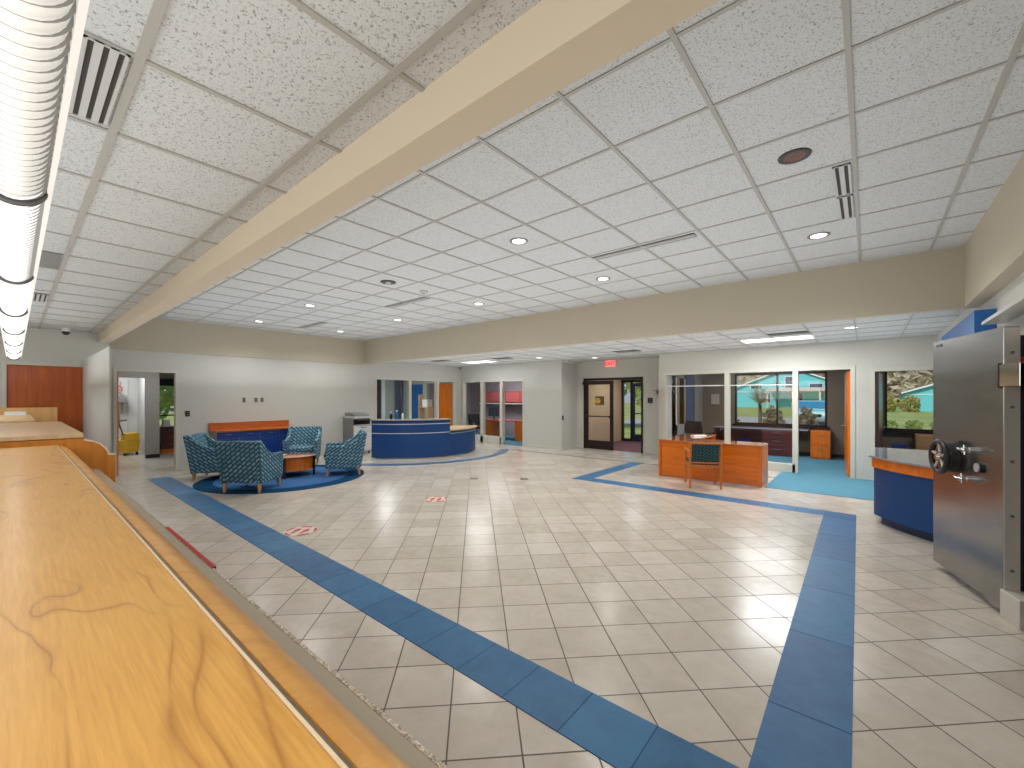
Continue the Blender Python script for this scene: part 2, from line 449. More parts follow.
# reception office glazing (left wall)
frame_x('trim_11', 7.22, 10.5, XL, 0, 2.17)
bm = B()
for y in (8.47, 9.64): bx(bm, XL-.12, XL+.02, y-.05, y+.05, 0, 2.17)
bx(bm, XL-.12, XL+.02, 7.22, 9.64, 0, .32)
w = struct('window_1', bm, FRAME)
bm = B(); bx(bm, XL-.06, XL-.052, 7.22, 8.42, .32, 2.17); bx(bm, XL-.06, XL-.052, 8.52, 9.59, .32, 2.17); obj('glass_pane', bm, GLASS, w)
# rear office glazing (back wall)
frame_y('trim_12', -11.44, -8.62, YB, 0, 2.15)
bm = B()
for x in (-10.48, -9.56): bx(bm, x-.06, x+.06, YB-.02, YB+.12, 0, 2.15)
bx(bm, -11.44, -9.56, YB-.02, YB+.12, 0, .25)
w = struct('window_2', bm, FRAME)
bm = B(); bx(bm, -11.44, -10.54, YB+.05, YB+.058, .25, 2.15); bx(bm, -10.42, -9.62, YB+.05, YB+.058, .25, 2.15); obj('glass_pane', bm, GLASS, w)
# right office glazing
frame_y('trim_13', -3.95, -.26, YB, 0, 2.18, .07)
bm = B()
for x in (-2.51, -1.18): bx(bm, x-.05, x+.05, YB-.02, YB+.12, 0, 2.18)
bx(bm, -3.95, -1.18, YB-.02, YB+.12, .0, .18)
w = struct('window_3', bm, FRAME)
bm = B(); bx(bm, -3.95, -2.56, YB+.05, YB+.058, .18, 2.18); bx(bm, -2.46, -1.23, YB+.05, YB+.058, .18, 2.18); obj('glass_pane', bm, GLASS, w)
bm = B(); bx(bm, -3.95, -2.56, YB+.044, YB+.05, 1.88, 1.905); bx(bm, -2.46, -1.23, YB+.044, YB+.05, 1.88, 1.9); obj('reflection_line', bm, WHITE, w)  # white strips standing in for reflection lines on the glass
frame_y('trim_14', .10, 1.0, YB, 0, 2.12, .06)
# ------------------------------------------------------------------ rooms behind
# right offices
bm = B(); bx(bm, -4.12, -4.0, 13.3, 14.6, 0, TOP); bx(bm, -4.12, -4.0, YB+.9, 11.35, 0, TOP); bx(bm, -4.12, -4.0, 11.35, 13.3, 0, .85); bx(bm, -4.12, -4.0, 11.35, 13.3, 2.15, TOP)
struct('wall_office', bm, GREYW)
wall_with_holes('wall_office', 'Y', 14.1, .15, -4.0, 3.2, 0, TOP, [(-3.07, -.84, .82, 2.3), (.33, 2.4, .8, 2.31)], DARKW)
bm = B(); bx(bm, -.06, .06, YB+.12, 14.1, 0, 2.75); struct('wall_office', bm, GREYW)
bm = B(); bx(bm, 3.2, 3.3, YB, 14.1, 0, 2.75); bx(bm, 1.07, 3.3, YB+.02, YB+.12, 0, 2.75); struct('wall_office', bm, GREYW)
bm = B(); bx(bm, -4.0, 3.2, YB+.12, 14.1, 2.68, 2.75); struct('ceiling', bm, CEIL)
bm = B(); plate(bm, .95, 3.2, YB, 14.1, .002); struct('floor', bm, CARP)
bm = B(); bx(bm, -4.0, -.06, 14.08, 14.1, 0, .1); struct('baseboard_office', bm, BLACK)
def ext_window(name, x0, x1, z0, z1, mull, y=14.1):
    bm = B(); f = .04
    bx(bm, x0, x0+f, y-.02, y+.1, z0, z1); bx(bm, x1-f, x1, y-.02, y+.1, z0, z1)
    bx(bm, x0, x1, y-.02, y+.1, z0, z0+f); bx(bm, x0, x1, y-.02, y+.1, z1-f, z1)
    for q in mull: bx(bm, q-.02, q+.02, y-.02, y+.1, z0, z1)
    bx(bm, x0-.06, x1+.06, y-.1, y, z0-.06, z0)
    w = struct(name, bm, BRONZE)
    bm = B(); bx(bm, x0+f, x1-f, y+.04, y+.046, z0+f, z1-f); obj('glass_pane', bm, GLASS, w)
ext_window('window_4', -3.07, -.84, .82, 2.3, [-1.98])
ext_window('window_5', .33, 2.4, .8, 2.31, [])
# vestibule-side window of the right office
bm = B()
for y in (11.35, 12.3, 13.26): bx(bm, -4.12, -4.0, y, y+.04, .85, 2.15)
w = struct('window_6', bm, BRONZE)
bm = B(); bx(bm, -4.07, -4.062, 11.39, 13.26, .85, 2.15); obj('glass_pane', bm, GLASS, w)
bm = B()
n = 14
pts = [(-3.96+.02*math.sin(i*1.9), 12.35+i*.055) for i in range(n)]
prism(bm, pts+[(p[0]+.02, p[1]) for p in pts[::-1]], .4, 2.3)
tag(obj('curtain', bm, BLIND), 'dark blue-grey curtain hanging beside the side window of the right office', 'curtain')
# doors of the right offices
bm = B(); bx(bm, 0, .045, 0, .86, .01, 2.14); d = struct('door_2', bm, CHERRY, loc=(-.31, YB+.1, 0), rot=.09)
bm = B(); cyl(bm, (-.05, .78, 1.0), (.09, .78, 1.0), .012); cyl(bm, (-.05, .78, 1), (-.05, .66, 1), .01); obj('door_handle', bm, CHROME, d)
bm = B(); bx(bm, 0, .045, 0, .86, .01, 2.1); d = struct('door_3', bm, MAROON, loc=(.12, YB+.1, 0), rot=-.08)
bm = B(); cyl(bm, (-.05, .78, 1.0), (.09, .78, 1.0), .012); cyl(bm, (.09, .78, 1), (.09, .66, 1), .01); obj('door_handle', bm, CHROME, d)
# reception office (left) shell
bm = B(); bx(bm, -15.32, -15.2, 6.3, YB+.1, 0, 2.75); bx(bm, -15.2, XL-.12, 6.3, 6.4, 0, 2.75); bx(bm, -15.2, -13.6, YB, YB+.12, 0, 2.75)
bx(bm, -13.6, XL-.12, YB, YB+.12, 2.15, 2.75); bx(bm, -12.98, -12.9, YB, YB+.12, 0, 2.15); bx(bm, -12.04, XL-.12, YB, YB+.12, 0, 2.15)
struct('wall_office', bm, PALE)
bm = B(); bx(bm, -15.3, XL-.12, 6.3, YB, 2.68, 2.75); struct('ceiling', bm, CEIL)
bm = B(); bx(bm, -12.88, -12.06, YB+.03, YB+.07, .01, 2.13); d = struct('door_4', bm, CHERRY)
bm = B(); cyl(bm, (-12.8, YB-.06, 1.0), (-12.8, YB+.03, 1.0), .012); cyl(bm, (-12.8, YB-.06, 1), (-12.7, YB-.06, 1), .01); obj('door_handle', bm, CHROME, d)
bm = B(); bx(bm, -14.85, -13.85, YB-.05, YB-.005, .01, 2.13); d = struct('door_5', bm, BLUEP)
bm = B(); cyl(bm, (-14.0, YB-.1, 1.0), (-14.0, YB-.05, 1.0), .012); cyl(bm, (-14.0, YB-.1, 1), (-14.1, YB-.1, 1), .01); obj('door_handle', bm, CHROME, d)
bm = B()
pts = [(-15.14+.02*math.sin(i*1.7), 10.28+i*.045) for i in range(11)]
prism(bm, pts+[(p[0]+.02, p[1]) for p in pts[::-1]], .2, 2.4)
tag(obj('curtain', bm, BLIND), 'tall dark blue curtain in the corner of the office behind the reception desk', 'curtain')
bm = B(); bx(bm, -15.19, -15.16, 9.5, 9.66, .2, 2.4); tag(obj('dark_panel', bm, BLACK), 'narrow dark upright strip on the pale wall of the reception office', 'panel')
bm = B(); bx(bm, -15.19, -15.16, 9.72, 9.86, .2, 2.4); tag(obj('white_panel', bm, WHITE), 'narrow white upright strip on the pale wall of the reception office', 'panel')
# rear office shell
bm = B(); bx(bm, -14.1, -14.0, YB+.12, 13.7, 0, 2.75); bx(bm, -14.1, -7.1, 13.6, 13.7, 0, 2.75)
struct('wall_office', bm, painted('mauve_office_wall', (164, 152, 158)))
bm = B(); bx(bm, -14.1, -6.95, YB+.12, 13.7, 2.68, 2.75); struct('ceiling', bm, CEIL)
# vestibule shell
VEST = painted('vestibule_wall', (214, 186, 148))
bm = B(); bx(bm, -7.05, -6.95, 11.78, 14.6, 0, 2.75); struct('wall_vestibule', bm, VEST)
wall_with_holes('wall_vestibule', 'Y', 14.5, .12, -7.05, -4.0, 0, 2.75, [(-6.95, -4.9, 0, 2.25)], VEST)
bm = B(); bx(bm, -7.05, -4.0, 11.78, 14.62, 2.6, 2.75); struct('ceiling', bm, WHITEW)
# utility room shell
bm = B(); bx(bm, -17.6, XL-.12, .5, .6, 0, 2.75); bx(bm, -17.6, XL-.12, 5.5, 5.6, 0, 2.75)
struct('wall_utility', bm, GREYW)
wall_with_holes('wall_utility', 'X', -14.5, -.15, .6, 2.52, 0, 2.75, [(1.70, 2.24, 0, 2.12)], GREYW)
bm = B(); bx(bm, -17.0, -16.9, .6, 2.6, 0, 2.75); bx(bm, -16.9, -14.65, 2.42, 2.52, 0, 2.75); struct('wall_utility', bm, WHITEW)
wall_with_holes('wall_utility', 'X', -17.5, -.12, 2.52, 5.5, 0, 2.75, [(2.85, 4.2, .55, 2.15)], WALL)
bm = B(); bx(bm, -17.6, XL-.12, .5, 5.6, 2.68, 2.75); struct('ceiling', bm, CEIL)
bm = B(); bx(bm, -14.5, -14.485, 2.24, 2.52, 0, .1); bx(bm, -16.9, -16.88, .6, 2.42, 0, .1); struct('baseboard_utility', bm, BLACK)
bm = B()
for y in (2.85, 3.5, 4.16): bx(bm, -17.56, -17.46, y, y+.04, .55, 2.15)
for z in (.55, 1.0, 2.11): bx(bm, -17.56, -17.46, 2.85, 4.2, z, z+.04)
w = struct('window_7', bm, BRONZE)
bm = B(); bx(bm, -17.53, -17.525, 2.89, 4.16, .59, 2.11); obj('glass_pane', bm, GLASS, w)
bm = B(); bx(bm, -17.46, -17.38, 2.82, 4.22, 1.98, 2.2); tag(obj('window_blind', bm, BLACK), 'black rolled-up blind across the top of the utility room window', 'blind')
bm = B(); bx(bm, -12.5, -11.72, 1.345, 1.385, .01, 2.12); d = struct('door_6', bm, CHERRY)
bm = B(); cyl(bm, (-12.4, 1.3, 1), (-12.4, 1.45, 1), .012); cyl(bm, (-12.4, 1.45, 1), (-12.3, 1.45, 1), .01); obj('door_handle', bm, CHROME, d)

# ------------------------------------------------------------------ entrance doors
def glazed_leaf(root, w, h, m=BRONZE):
    bm = B(); s = .1
    bx(bm, 0, s, -.022, .022, .01, h); bx(bm, w-s, w, -.022, .022, .01, h); bx(bm, s, w-s, -.022, .022, h-.12, h)
    bx(bm, s, w-s, -.022, .022, .01, .27); obj('leaf_frame', bm, m, root)
    bm = B(); bx(bm, s, w-s, -.004, .004, .27, h-.12); obj('glass_pane', bm, GLASS, root)
    bm = B(); cyl(bm, (s-.03, -.07, 1.02), (w-s+.03, -.07, 1.02), .018); bx(bm, s-.05, s, -.09, -.022, .99, 1.05); bx(bm, w-s, w-s+.05, -.09, -.022, .99, 1.05); obj('push_bar', bm, m, root)
bm = B(); X0, X1, Y0 = -6.87, -4.93, 11.66
bx(bm, X0, X0+.05, Y0-.02, Y0+.12, 0, 2.2); bx(bm, X1-.05, X1, Y0-.02, Y0+.12, 0, 2.2); bx(bm, X0, X1, Y0-.02, Y0+.12, 2.13, 2.2)
struct('door_7', bm, BRONZE)
e = thing('entrance_door', 'closed glass entrance door leaf with dark bronze frame and yellow round sticker', 'door', (-6.82, 11.68, 0))
glazed_leaf(e, .95, 2.12)
bm = B(); bx(bm, -.04, .98, -.12, -.02, 2.0, 2.1); o = obj('door_closer', bm, BRONZE, e)
bm = B(); bx(bm, .36, .66, -.03, -.024, 1.37, 1.64); sg = obj('sticker', bm, mat('brown_sign', lin(92, 72, 56), .5), e)
bm = B(); cyl(bm, (.45, -.03, 1.5), (.45, -.036, 1.5), .085, seg=28); o = obj('smiley', bm, YEL, sg); o['label'] = 'yellow smiling face disc'
bm = B()
bx(bm, .40, .50, -.04, -.036, 1.515, 1.535); bx(bm, .41, .49, -.04, -.036, 1.45, 1.462); obj('face_mark', bm, BLACK, sg)
e2 = thing('entrance_door', 'open dark bronze glass entrance leaf swung back into the vestibule', 'door', (-4.99, 11.74, 0), math.radians(88))
glazed_leaf(e2, .92, 2.12)
# outer doors
bm = B(); Y1 = 14.5
for x in (-6.95, -6.60, -5.62): bx(bm, x, x+.06, Y1-.02, Y1+.1, 0, 2.25)
bx(bm, -4.96, -4.9, Y1-.02, Y1+.1, 0, 2.25); bx(bm, -6.95, -4.9, Y1-.02, Y1+.1, 2.15, 2.25); bx(bm, -6.9, -6.6, Y1-.02, Y1+.1, 0, .1)
w = struct('window_8', bm, BRONZE)
bm = B(); bx(bm, -6.89, -6.60, Y1+.04, Y1+.048, .1, 2.15); bx(bm, -5.56, -4.96, Y1+.04, Y1+.048, .1, 2.15); obj('glass_pane', bm, GLASS, w)
e3 = thing('exterior_door', 'glass exterior door with dark frame at the far side of the vestibule', 'door', (-6.54, 14.52, 0))
glazed_leaf(e3, .91, 2.12, mat('navy_door_frame', lin(28, 38, 66), .4))

# exit sign
ex = thing('exit_sign', 'red illuminated EXIT sign hanging above the entrance doors', 'sign', (-5.9, 11.57, 2.52))
bm = B(); bx(bm, -.16, .16, -.03, .03, 0, .2); obj('housing', bm, mat('exit_white', lin(230, 190, 186), .5, emit=lin(255, 150, 140), es=.4), ex, bevel=.006)
bm = B(); bx(bm, -.02, .02, -.01, .01, .2, .21); cyl(bm, (0, 0, .2), (0, 0, .23), .03); obj('mount', bm, WHITE, ex)
cu = bpy.data.curves.new('exit_text', 'FONT'); cu.body = 'EXIT'; cu.size = .165; cu.extrude = .002; cu.align_x = 'CENTER'
cu.offset = .004
to = bpy.data.objects.new('tmp', cu); C.objects.link(to)
bpy.context.view_layer.update()
me = bpy.data.meshes.new_from_object(to.evaluated_get(bpy.context.evaluated_depsgraph_get())); bpy.data.objects.remove(to)
lt = bpy.data.objects.new('exit_lettering', me); C.objects.link(lt); lt.parent = ex; lt.rotation_euler = (PI/2, 0, 0); lt.location = (0, -.033, .045)
me.materials.clear(); me.materials.append(mat('exit_red', lin(225, 30, 40), .5, emit=lin(255, 30, 40), es=1.2))

# ------------------------------------------------------------------ teller line
GC = 'teller line'
tc = thing('teller_counter', 'long figured maple teller counter running along the near left edge', 'counter', (0, 0, 0))
bm = B(); bx(bm, -4.48, XR-.02, -.5, .2, 1.246, 1.276); obj('countertop', bm, MAPLE, tc, bevel=.003)
bm = B(); bx(bm, -4.48, XR-.02, .2, .2035, 1.246, 1.2765); obj('edge_banding', bm, mat('pale_edge', lin(232, 208, 170), .3), tc)
bm = B(); extr(bm, [(.2035, 1.255), (.218, 1.258), (.218, 1.23), (.2035, 1.23)], 'X', -4.62, XR-.02); obj('metal_trim', bm, ALU, tc)
bm = B(); extr(bm, [(.218, 1.262), (.235, 1.258), (.258, 1.245), (.278, 1.224), (.29, 1.2), (.293, 1.17), (.218, 1.1)], 'X', -4.65, XR-.02); obj('rounded_apron', bm, MAPLE2, tc, smooth=True)
bm = B(); bx(bm, -4.65, XR-.02, .218, .422, 1.03, 1.056); o = obj('customer_ledge', bm, LEDGE, tc)
bm = B(); bx(bm, -4.65, XR-.02, .422, .43, 1.026, 1.0575); obj('ledge_edge', bm, GRAN, tc)
bm = B(); bx(bm, -4.62, XR-.02, .24, .29, .08, 1.03); bx(bm, -4.62, XR-.02, .24, .27, 0, .08); obj('front_panel', bm, MAPLEV, tc)
bm = B(); bx(bm, -4.45, XR-.04, -.45, .23, .7, .74); bx(bm, -4.45, -4.41, -.45, .23, 0, 1.246); bx(bm, -1.6, -1.56, -.45, .23, 0, 1.246); bx(bm, .88, .92, -.45, .23, 0, 1.246); bx(bm, -4.45, XR-.04, .2, .24, 0, 1.23); obj('body', bm, MAPLEV, tc)
bm = B(); bx(bm, -2.33, -1.66, .4315, .436, 1.03, 1.06); bx(bm, -2.33, -1.66, .424, .436, 1.0595, 1.0605)
tag(obj('red_tape', bm, RED), 'strip of red tape stuck along the front edge of the teller counter ledge', 'tape')

def wing(x, px_=.045):
    bm = B()
    extr(bm, [(-.35, 0), (.532, 0), (.532, 1.157), (.49, 1.16), (.484, 1.185), (.468, 1.215), (.44, 1.25), (.40, 1.272), (.352, 1.285), (.352, 1.305), (-.35, 1.305)], 'X', x-px_, x)
    return bm
t2 = thing('teller_station', 'raised maple teller station with a curved orange end panel behind the near counter', 'counter', (0, 0, 0))
obj('end_panel', wing(-4.66), wood('orange_maple_panel', (218, 142, 52), (196, 118, 38), 1, .3, 'Z'), t2, bevel=.002)
bm = B(); extr(bm, [(.532, 1.157), (.49, 1.16), (.484, 1.185), (.468, 1.215), (.44, 1.25), (.40, 1.272), (.352, 1.285), (.352, 1.30), (.404, 1.278), (.447, 1.256), (.476, 1.22), (.492, 1.19), (.496, 1.166), (.534, 1.163)], 'X', -4.72, -4.655); obj('edge_banding', bm, mat('pale_banding', lin(240, 226, 200), .35), t2)
bm = B(); bx(bm, -7.1, -4.65, -.1, .35, 1.31, 1.341); obj('countertop', bm, MAPLET, t2, bevel=.002)
bm = B(); bx(bm, -7.05, -4.72, -.45, -.11, .74, .77); bx(bm, -7.05, -4.72, .28, .33, 0, 1.31); bx(bm, -7.06, -7.02, -.45, .33, 0, 1.30); bx(bm, -7.05, -4.72, .33, .45, 1.03, 1.06); obj('body', bm, MAPLEV, t2)
t3 = thing('teller_station', 'farther raised teller station with pale top and tall light end panel', 'counter', (0, 0, 0))
bm = B(); bx(bm, -10.05, -7.3, -.5, .165, 1.322, 1.352); obj('countertop', bm, MAPLET, t3, bevel=.002)
bm = B(); bx(bm, -10.05, -7.3, .1, .15, 0, 1.322); bx(bm, -7.36, -7.32, -.45, .15, 0, 1.322); bx(bm, -10.05, -7.32, -.45, -.4, .9, 1.322); obj('body', bm, MAPLEV, t3)
bm = B(); bx(bm, -10.15, -10.1, -.55, .46, 0, 1.455); obj('end_panel', bm, wood('pale_end_panel', (226, 178, 116), (208, 156, 94), 1, .3, 'Z'), t3)
bm = B(); bx(bm, -9.85, -9.4, -.09, .12, 1.3535, 1.375); bx(bm, -9.85, -9.82, -.09, .12, 1.375, 1.40); tag(obj('paper_tray', bm, WHITE, bevel=.003), 'flat white tray lying on the farthest teller station', 'tray')

# linear pendant light above the counter
lf = thing('pendant_light', 'long white linear light with curved louvres above the teller counter', 'light fixture', (0, 0, 0))
W = .062; ZLB = 2.14
def prof(k=1.0, dz=0):
    return [(W*k*math.sin(a), ZLB+dz+.062*(1-math.cos(a))) for a in [-PI/2+PI*i/14 for i in range(15)]]
bm = B()
bx(bm, -9.05, -.0, -W, W, 2.2, 2.235); bx(bm, -9.05, 0, -W-.006, -W+.004, 2.175, 2.24); bx(bm, -9.05, 0, W-.004, W+.006, 2.175, 2.24)
obj('housing', bm, mat('fixture_housing_glow', lin(220, 220, 218), .5, emit=W1, es=.12), lf)  # slight glow put into the housing so it stays white
for i in range(7):
    x1 = -.49-1.223*i; x0 = x1-1.223
    bm = B(); pr_ = prof(.93, .006)
    a = [bm.verts.new((x0+.02, p[0], p[1])) for p in pr_]; b = [bm.verts.new((x1-.02, p[0], p[1])) for p in pr_]
    for k in range(14): bm.faces.new((a[k], a[k+1], b[k+1], b[k]))
    obj('diffuser', bm, mat('diffuser_%d' % i, lin(225, 225, 222), .4, emit=(1, 1, .98, 1), es=[.18, .8, .55, .8, .8, .8, .8][i]), lf, smooth=True)
DKRING = mat('dark_ring', lin(70, 70, 72), .7)
for i in range(8):
    bm = B(); x = -.49-1.223*i; p1, p2 = prof(1.04, -.006), prof(.9)
    extr(bm, p1+p2[::-1], 'X', x-.018, x+.018)
    obj('joint_ring', bm, DKRING, lf)
LOUV = mat('louvre_grey', lin(150, 150, 148), .5)
for i in range(68):
    x = -.52-.0355*i
    if abs((-x-.49) % 1.223) < .02: continue
    p1, p2 = prof(.99), prof(.9)
    bm = B(); extr(bm, p1+p2[::-1], 'X', x-.0012, x+.0012); obj('louvre', bm, LOUV, lf)
for x in (-1.71, -4.16, -6.6, -8.9):
    bm = B(); cyl(bm, (x, 0, 2.235), (x, 0, ZT), .004, seg=8); obj('hanger', bm, STEELL, lf)

# ------------------------------------------------------------------ ceiling fixtures
def downlight(x, y, z, label, cone=EMIT, trimm=WHITE, grp='recessed ceiling lights', r=.085):
    t = thing('recessed_light', label, 'ceiling light', (x, y, z), 0, grp)
    bm = B(); lathe(bm, [(r*.8, -.004), (r*1.02, -.010), (r*1.16, -.006), (r*1.18, 0), (r*.8, 0)]); obj('trim_ring', bm, trimm, t, smooth=True)
    bm = B(); lathe(bm, [(r*.82, -.006), (r*.5, -.004), (0, -.003)]); obj('lamp', bm, cone, t, smooth=True)
    return t
AMBER = mat('unlit_reflector', lin(96, 48, 30), .25, .6)
UX = [-.39, -2.87, -5.35, -7.82, -10.32]
GREYR = mat('dark_trim_ring', lin(120, 116, 110), .4)
names = ['nearest the right corner', 'second from the right', 'in the middle', 'fourth from the right', 'near the left wall']
for i, x in enumerate(UX):
    downlight(x, 5.4, ZM, 'lit downlight of the far row by the long soffit, '+names[i], trimm=GREYR)
    if i == 0:
        t = downlight(x, 3.51, ZM, 'unlit amber recessed downlight beside the slot vent on the right', AMBER, BLACK, r=.085)
    elif i == 2:
        t = thing('ceiling_speaker', 'round dark ceiling speaker in the middle of the main ceiling', 'speaker', (x, 3.53, ZM))
        bm = B(); lathe(bm, [(.11, 0), (.11, -.01), (.08, -.012), (.0, -.016)]); obj('housing', bm, BLACK, t, smooth=True)
        bm = B(); lathe(bm, [(.04, -.0145), (.03, -.022), (0, -.024)]); obj('center_cone', bm, OFFW, t, smooth=True)
    else:
        downlight(x, 3.51, ZM, 'lit recessed downlight of the near row, '+names[i], trimm=GREYR)
# small sprinkler
sp = thing('smoke_detector', 'small round white detector on the main ceiling beside the dark speaker', 'detector', (-5.38, 4.2, ZM))
bm = B(); lathe(bm, [(.06, 0), (.06, -.02), (.045, -.035), (0, -.038)]); obj('body', bm, OFFW, sp, smooth=True)
bm = B(); lathe(bm, [(.018, -.037), (.014, -.045), (0, -.046)]); obj('sensor', bm, GREYP, sp, smooth=True)
def slot_vent(x0, x1, y0, y1, z, n, along, label, m=OFFW):
    t = thing('slot_vent', label, 'ceiling vent', ((x0+x1)/2, (y0+y1)/2, z), 0, 'ceiling vents')
    hx, hy = (x1-x0)/2, (y1-y0)/2
    bm = B(); bx(bm, -hx, hx, -hy, hy, -.004, .004); obj('backing', bm, mat('vent_shadow', lin(74, 70, 66), .9), t)
    bm = B(); w = .006
    bx(bm, -hx, hx, -hy, -hy+w, -.012, .002); bx(bm, -hx, hx, hy-w, hy, -.012, .002); bx(bm, -hx, -hx+w, -hy, hy, -.012, .002); bx(bm, hx-w, hx, -hy, hy, -.012, .002)
    obj('frame', bm, m, t)
    for k in range(n+1):
        bm = B(); f = k/n
        if along == 'X': c = -hy+2*hy*f; s = hy/n*.58; a, b = max(-hy, c-s), min(hy, c+s); bx(bm, -hx, hx, a, b, -.011, -.003)
        else: c = -hx+2*hx*f; s = hx/n*.58; a, b = max(-hx, c-s), min(hx, c+s); bx(bm, a, b, -hy, hy, -.011, -.003)
        obj('slat', bm, m, t)
    return t
slot_vent(-.20, -.095, 3.86, 4.44, ZM, 2, 'Y', 'white slot vent beside the amber downlight, nearer half')
slot_vent(-.20, -.095, 4.47, 5.03, ZM, 2, 'Y', 'white slot vent beside the amber downlight, farther half')
slot_vent(-2.55, -1.36, 4.49, 4.60, ZM, 2, 'X', 'long slot vent between the two right pairs of downlights')
slot_vent(-6.9, -5.70, 4.46, 4.59, ZM, 2, 'X', 'long slot vent behind the dark ceiling speaker')
slot_vent(-10.56, -9.40, 4.46, 4.60, ZM, 2, 'X', 'long slot vent close to the left wall of the lobby')
slot_vent(-2.43, -1.87, .14, .25, ZT, 3, 'X', 'three-slot white vent beside the pendant light, nearest the camera')
slot_vent(-7.5, -6.95, .14, .25, ZT, 3, 'X', 'small far three-slot vent above the teller line')
bm = B(); bx(bm, -5.5, -4.9, .13, .25, ZT-.009, ZT-.001); tag(obj('ceiling_panel', bm, GREYP), 'plain grey panel in the teller ceiling between two slot vents', 'ceiling panel')
# low ceiling lights
lows = [(-.2, 8.6, 'added near the right wall to brighten the curved counter side'), (-9.72, 7.49, 'above the left end of the reception desk'), (-7.48, 7.59, 'in the low ceiling right of the reception desk'), (-3.93, 7.6, 'just past the soffit, above the blue stripe'),  # the downlight by the right wall is added to brighten that side
        (-5.89, 10.6, 'in the low ceiling before the exit sign'), (-7.07, 9.54, 'in the low ceiling near the recess corner')]
for x, y, l in lows: downlight(x, y, ZL, 'small lit downlight '+l, grp='low ceiling downlights')
slot_vent(-4.75, -4.15, 9.4, 9.75, ZL, 5, 'X', 'dark slatted vent in the low ceiling before the entrance', GREYP)
slot_vent(-8.3, -7.7, 8.9, 9.2, ZL, 5, 'X', 'slatted vent in the low ceiling near the rear office corner', GREYP)
slot_vent(-1.35, -.75, 8.55, 8.85, ZL, 5, 'X', 'slatted vent in the low ceiling above the cherry desk', GREYP)
slot_vent(-10.3, -9.7, 8.3, 8.6, ZL, 5, 'X', 'slatted vent above the reception desk', GREYP)
def troffer(x, y, label):
    t = thing('troffer_light', label, 'ceiling light', (x, y, ZL), 0, 'panel lights in the low ceiling')
    bm = B(); 
    for q in ((-.6, .6, -.3, -.27), (-.6, .6, .27, .3), (-.6, -.57, -.27, .27), (.57, .6, -.27, .27)): bx(bm, *q, -.012, .002)
    obj('frame', bm, WHITE, t)
    bm = B(); bx(bm, -.57, .57, -.27, .27, -.006, .0); obj('diffuser', bm, EMITW, t)
troffer(-1.33, 9.4, 'bright rectangular panel light in the low ceiling above the cherry desk')
troffer(-9.4, 9.5, 'bright rectangular panel light in the low ceiling behind the reception desk')
# dome camera and detector over the teller line
dc = thing('dome_camera', 'black dome camera on the teller ceiling near the cherry door', 'camera', (-10.2, .56, ZT))
bm = B(); lathe(bm, [(.05, 0), (.055, -.05), (.045, -.06)]); obj('mount', bm, WHITE, dc, smooth=True)
bm = B(); lathe(bm, [(.05, -.055), (.045, -.085), (.025, -.108), (0, -.113)]); obj('dome', bm, BLACK, dc, smooth=True)
sd = thing('smoke_detector', 'flat white round detector on the teller ceiling in front of the dome camera', 'detector', (-9.4, .56, ZT))
bm = B(); lathe(bm, [(.07, 0), (.07, -.015), (.05, -.03), (0, -.032)]); obj('body', bm, OFFW, sd, smooth=True)
dc2 = thing('corner_camera', 'small light camera in the corner above the reception office windows', 'camera', (XL+.1, YB-.12, ZL))
bm = B(); lathe(bm, [(.045, 0), (.045, -.06)]); lathe(bm, [(.045, -.06), (.035, -.09), (0, -.105)]); obj('dome', bm, GREYP, dc2, smooth=True)
bm = B(); lathe(bm, [(.06, 0), (.06, -.015), (.045, -.015)]); obj('mount', bm, WHITE, dc2)

# ------------------------------------------------------------------ armchairs
def armchair(label):
    t = thing('armchair', label, 'armchair', (0, 0, 0), 0, 'teal patterned armchairs around the coffee table')
    # local: +x forward
    bm = B(); extr(bm, [(-.28, .15), (.30, .15), (.31, .34), (-.30, .34)], 'Y', -.27, .27); obj('seat_base', bm, FAB, t, bevel=.015)
    bm = B(); extr(bm, [(-.26, .34), (.335, .34), (.35, .38), (.345, .435), (.32, .455), (-.26, .445)], 'Y', -.262, .262); obj('seat_cushion', bm, FAB, t, bevel=.02)
    bm = B(); v = extr(bm, [(-.33, .15), (-.24, .34), (-.30, .62), (-.385, .87), (-.43, .885), (-.475, .87), (-.43, .6), (-.36, .3)], 'Y', -.30, .30)
    for q in v:
        q.co.y *= 1+.10*max(0, (q.co.z-.15))/.72
    obj('backrest', bm, FAB, t, bevel=.015)
    P = [(-.36, .15), (.31, .15), (.325, .40), (.315, .60), (.27, .615), (.12, .615), (0, .625), (-.10, .65), (-.2, .70), (-.29, .775), (-.385, .885), (-.478, .872), (-.43, .6)]
    for s in (-1, 1):
        bm = B(); v = extr(bm, P, 'Y', s*.265, s*.345)
        for q in v: q.co.y += s*.03*max(0, (q.co.z-.15))/.72
        obj('arm', bm, FAB, t, bevel=.018)
    for sx, sy in ((1, 1), (1, -1), (-1, 1), (-1, -1)):
        bm = B(); cx = .27 if sx > 0 else -.31; cy_ = .29*sy
        v = bx(bm, cx-.028, cx+.028, cy_-.028, cy_+.028, 0, .155)
        for q in v[:4]: q.co.x = cx+(q.co.x-cx)*.6+sx*.022; q.co.y = cy_+(q.co.y-cy_)*.6
        obj('leg', bm, LEGW, t, bevel=.003)
    return t
A = armchair('teal patterned armchair nearest the camera, its back turned to us')
A.location = (-8.27, 2.73, .0115); A.rotation_euler = (0, 0, math.atan2(.754, -.656))
dup(A, (-9.93, 2.66, .0115), math.atan2(.82, .57), 'teal patterned armchair at the far left, partly hidden behind the nearest armchair')
dup(A, (-8.47, 4.47, .0115), math.atan2(-.89, -.45), 'teal patterned armchair on the right in profile, facing left in front of the copier')
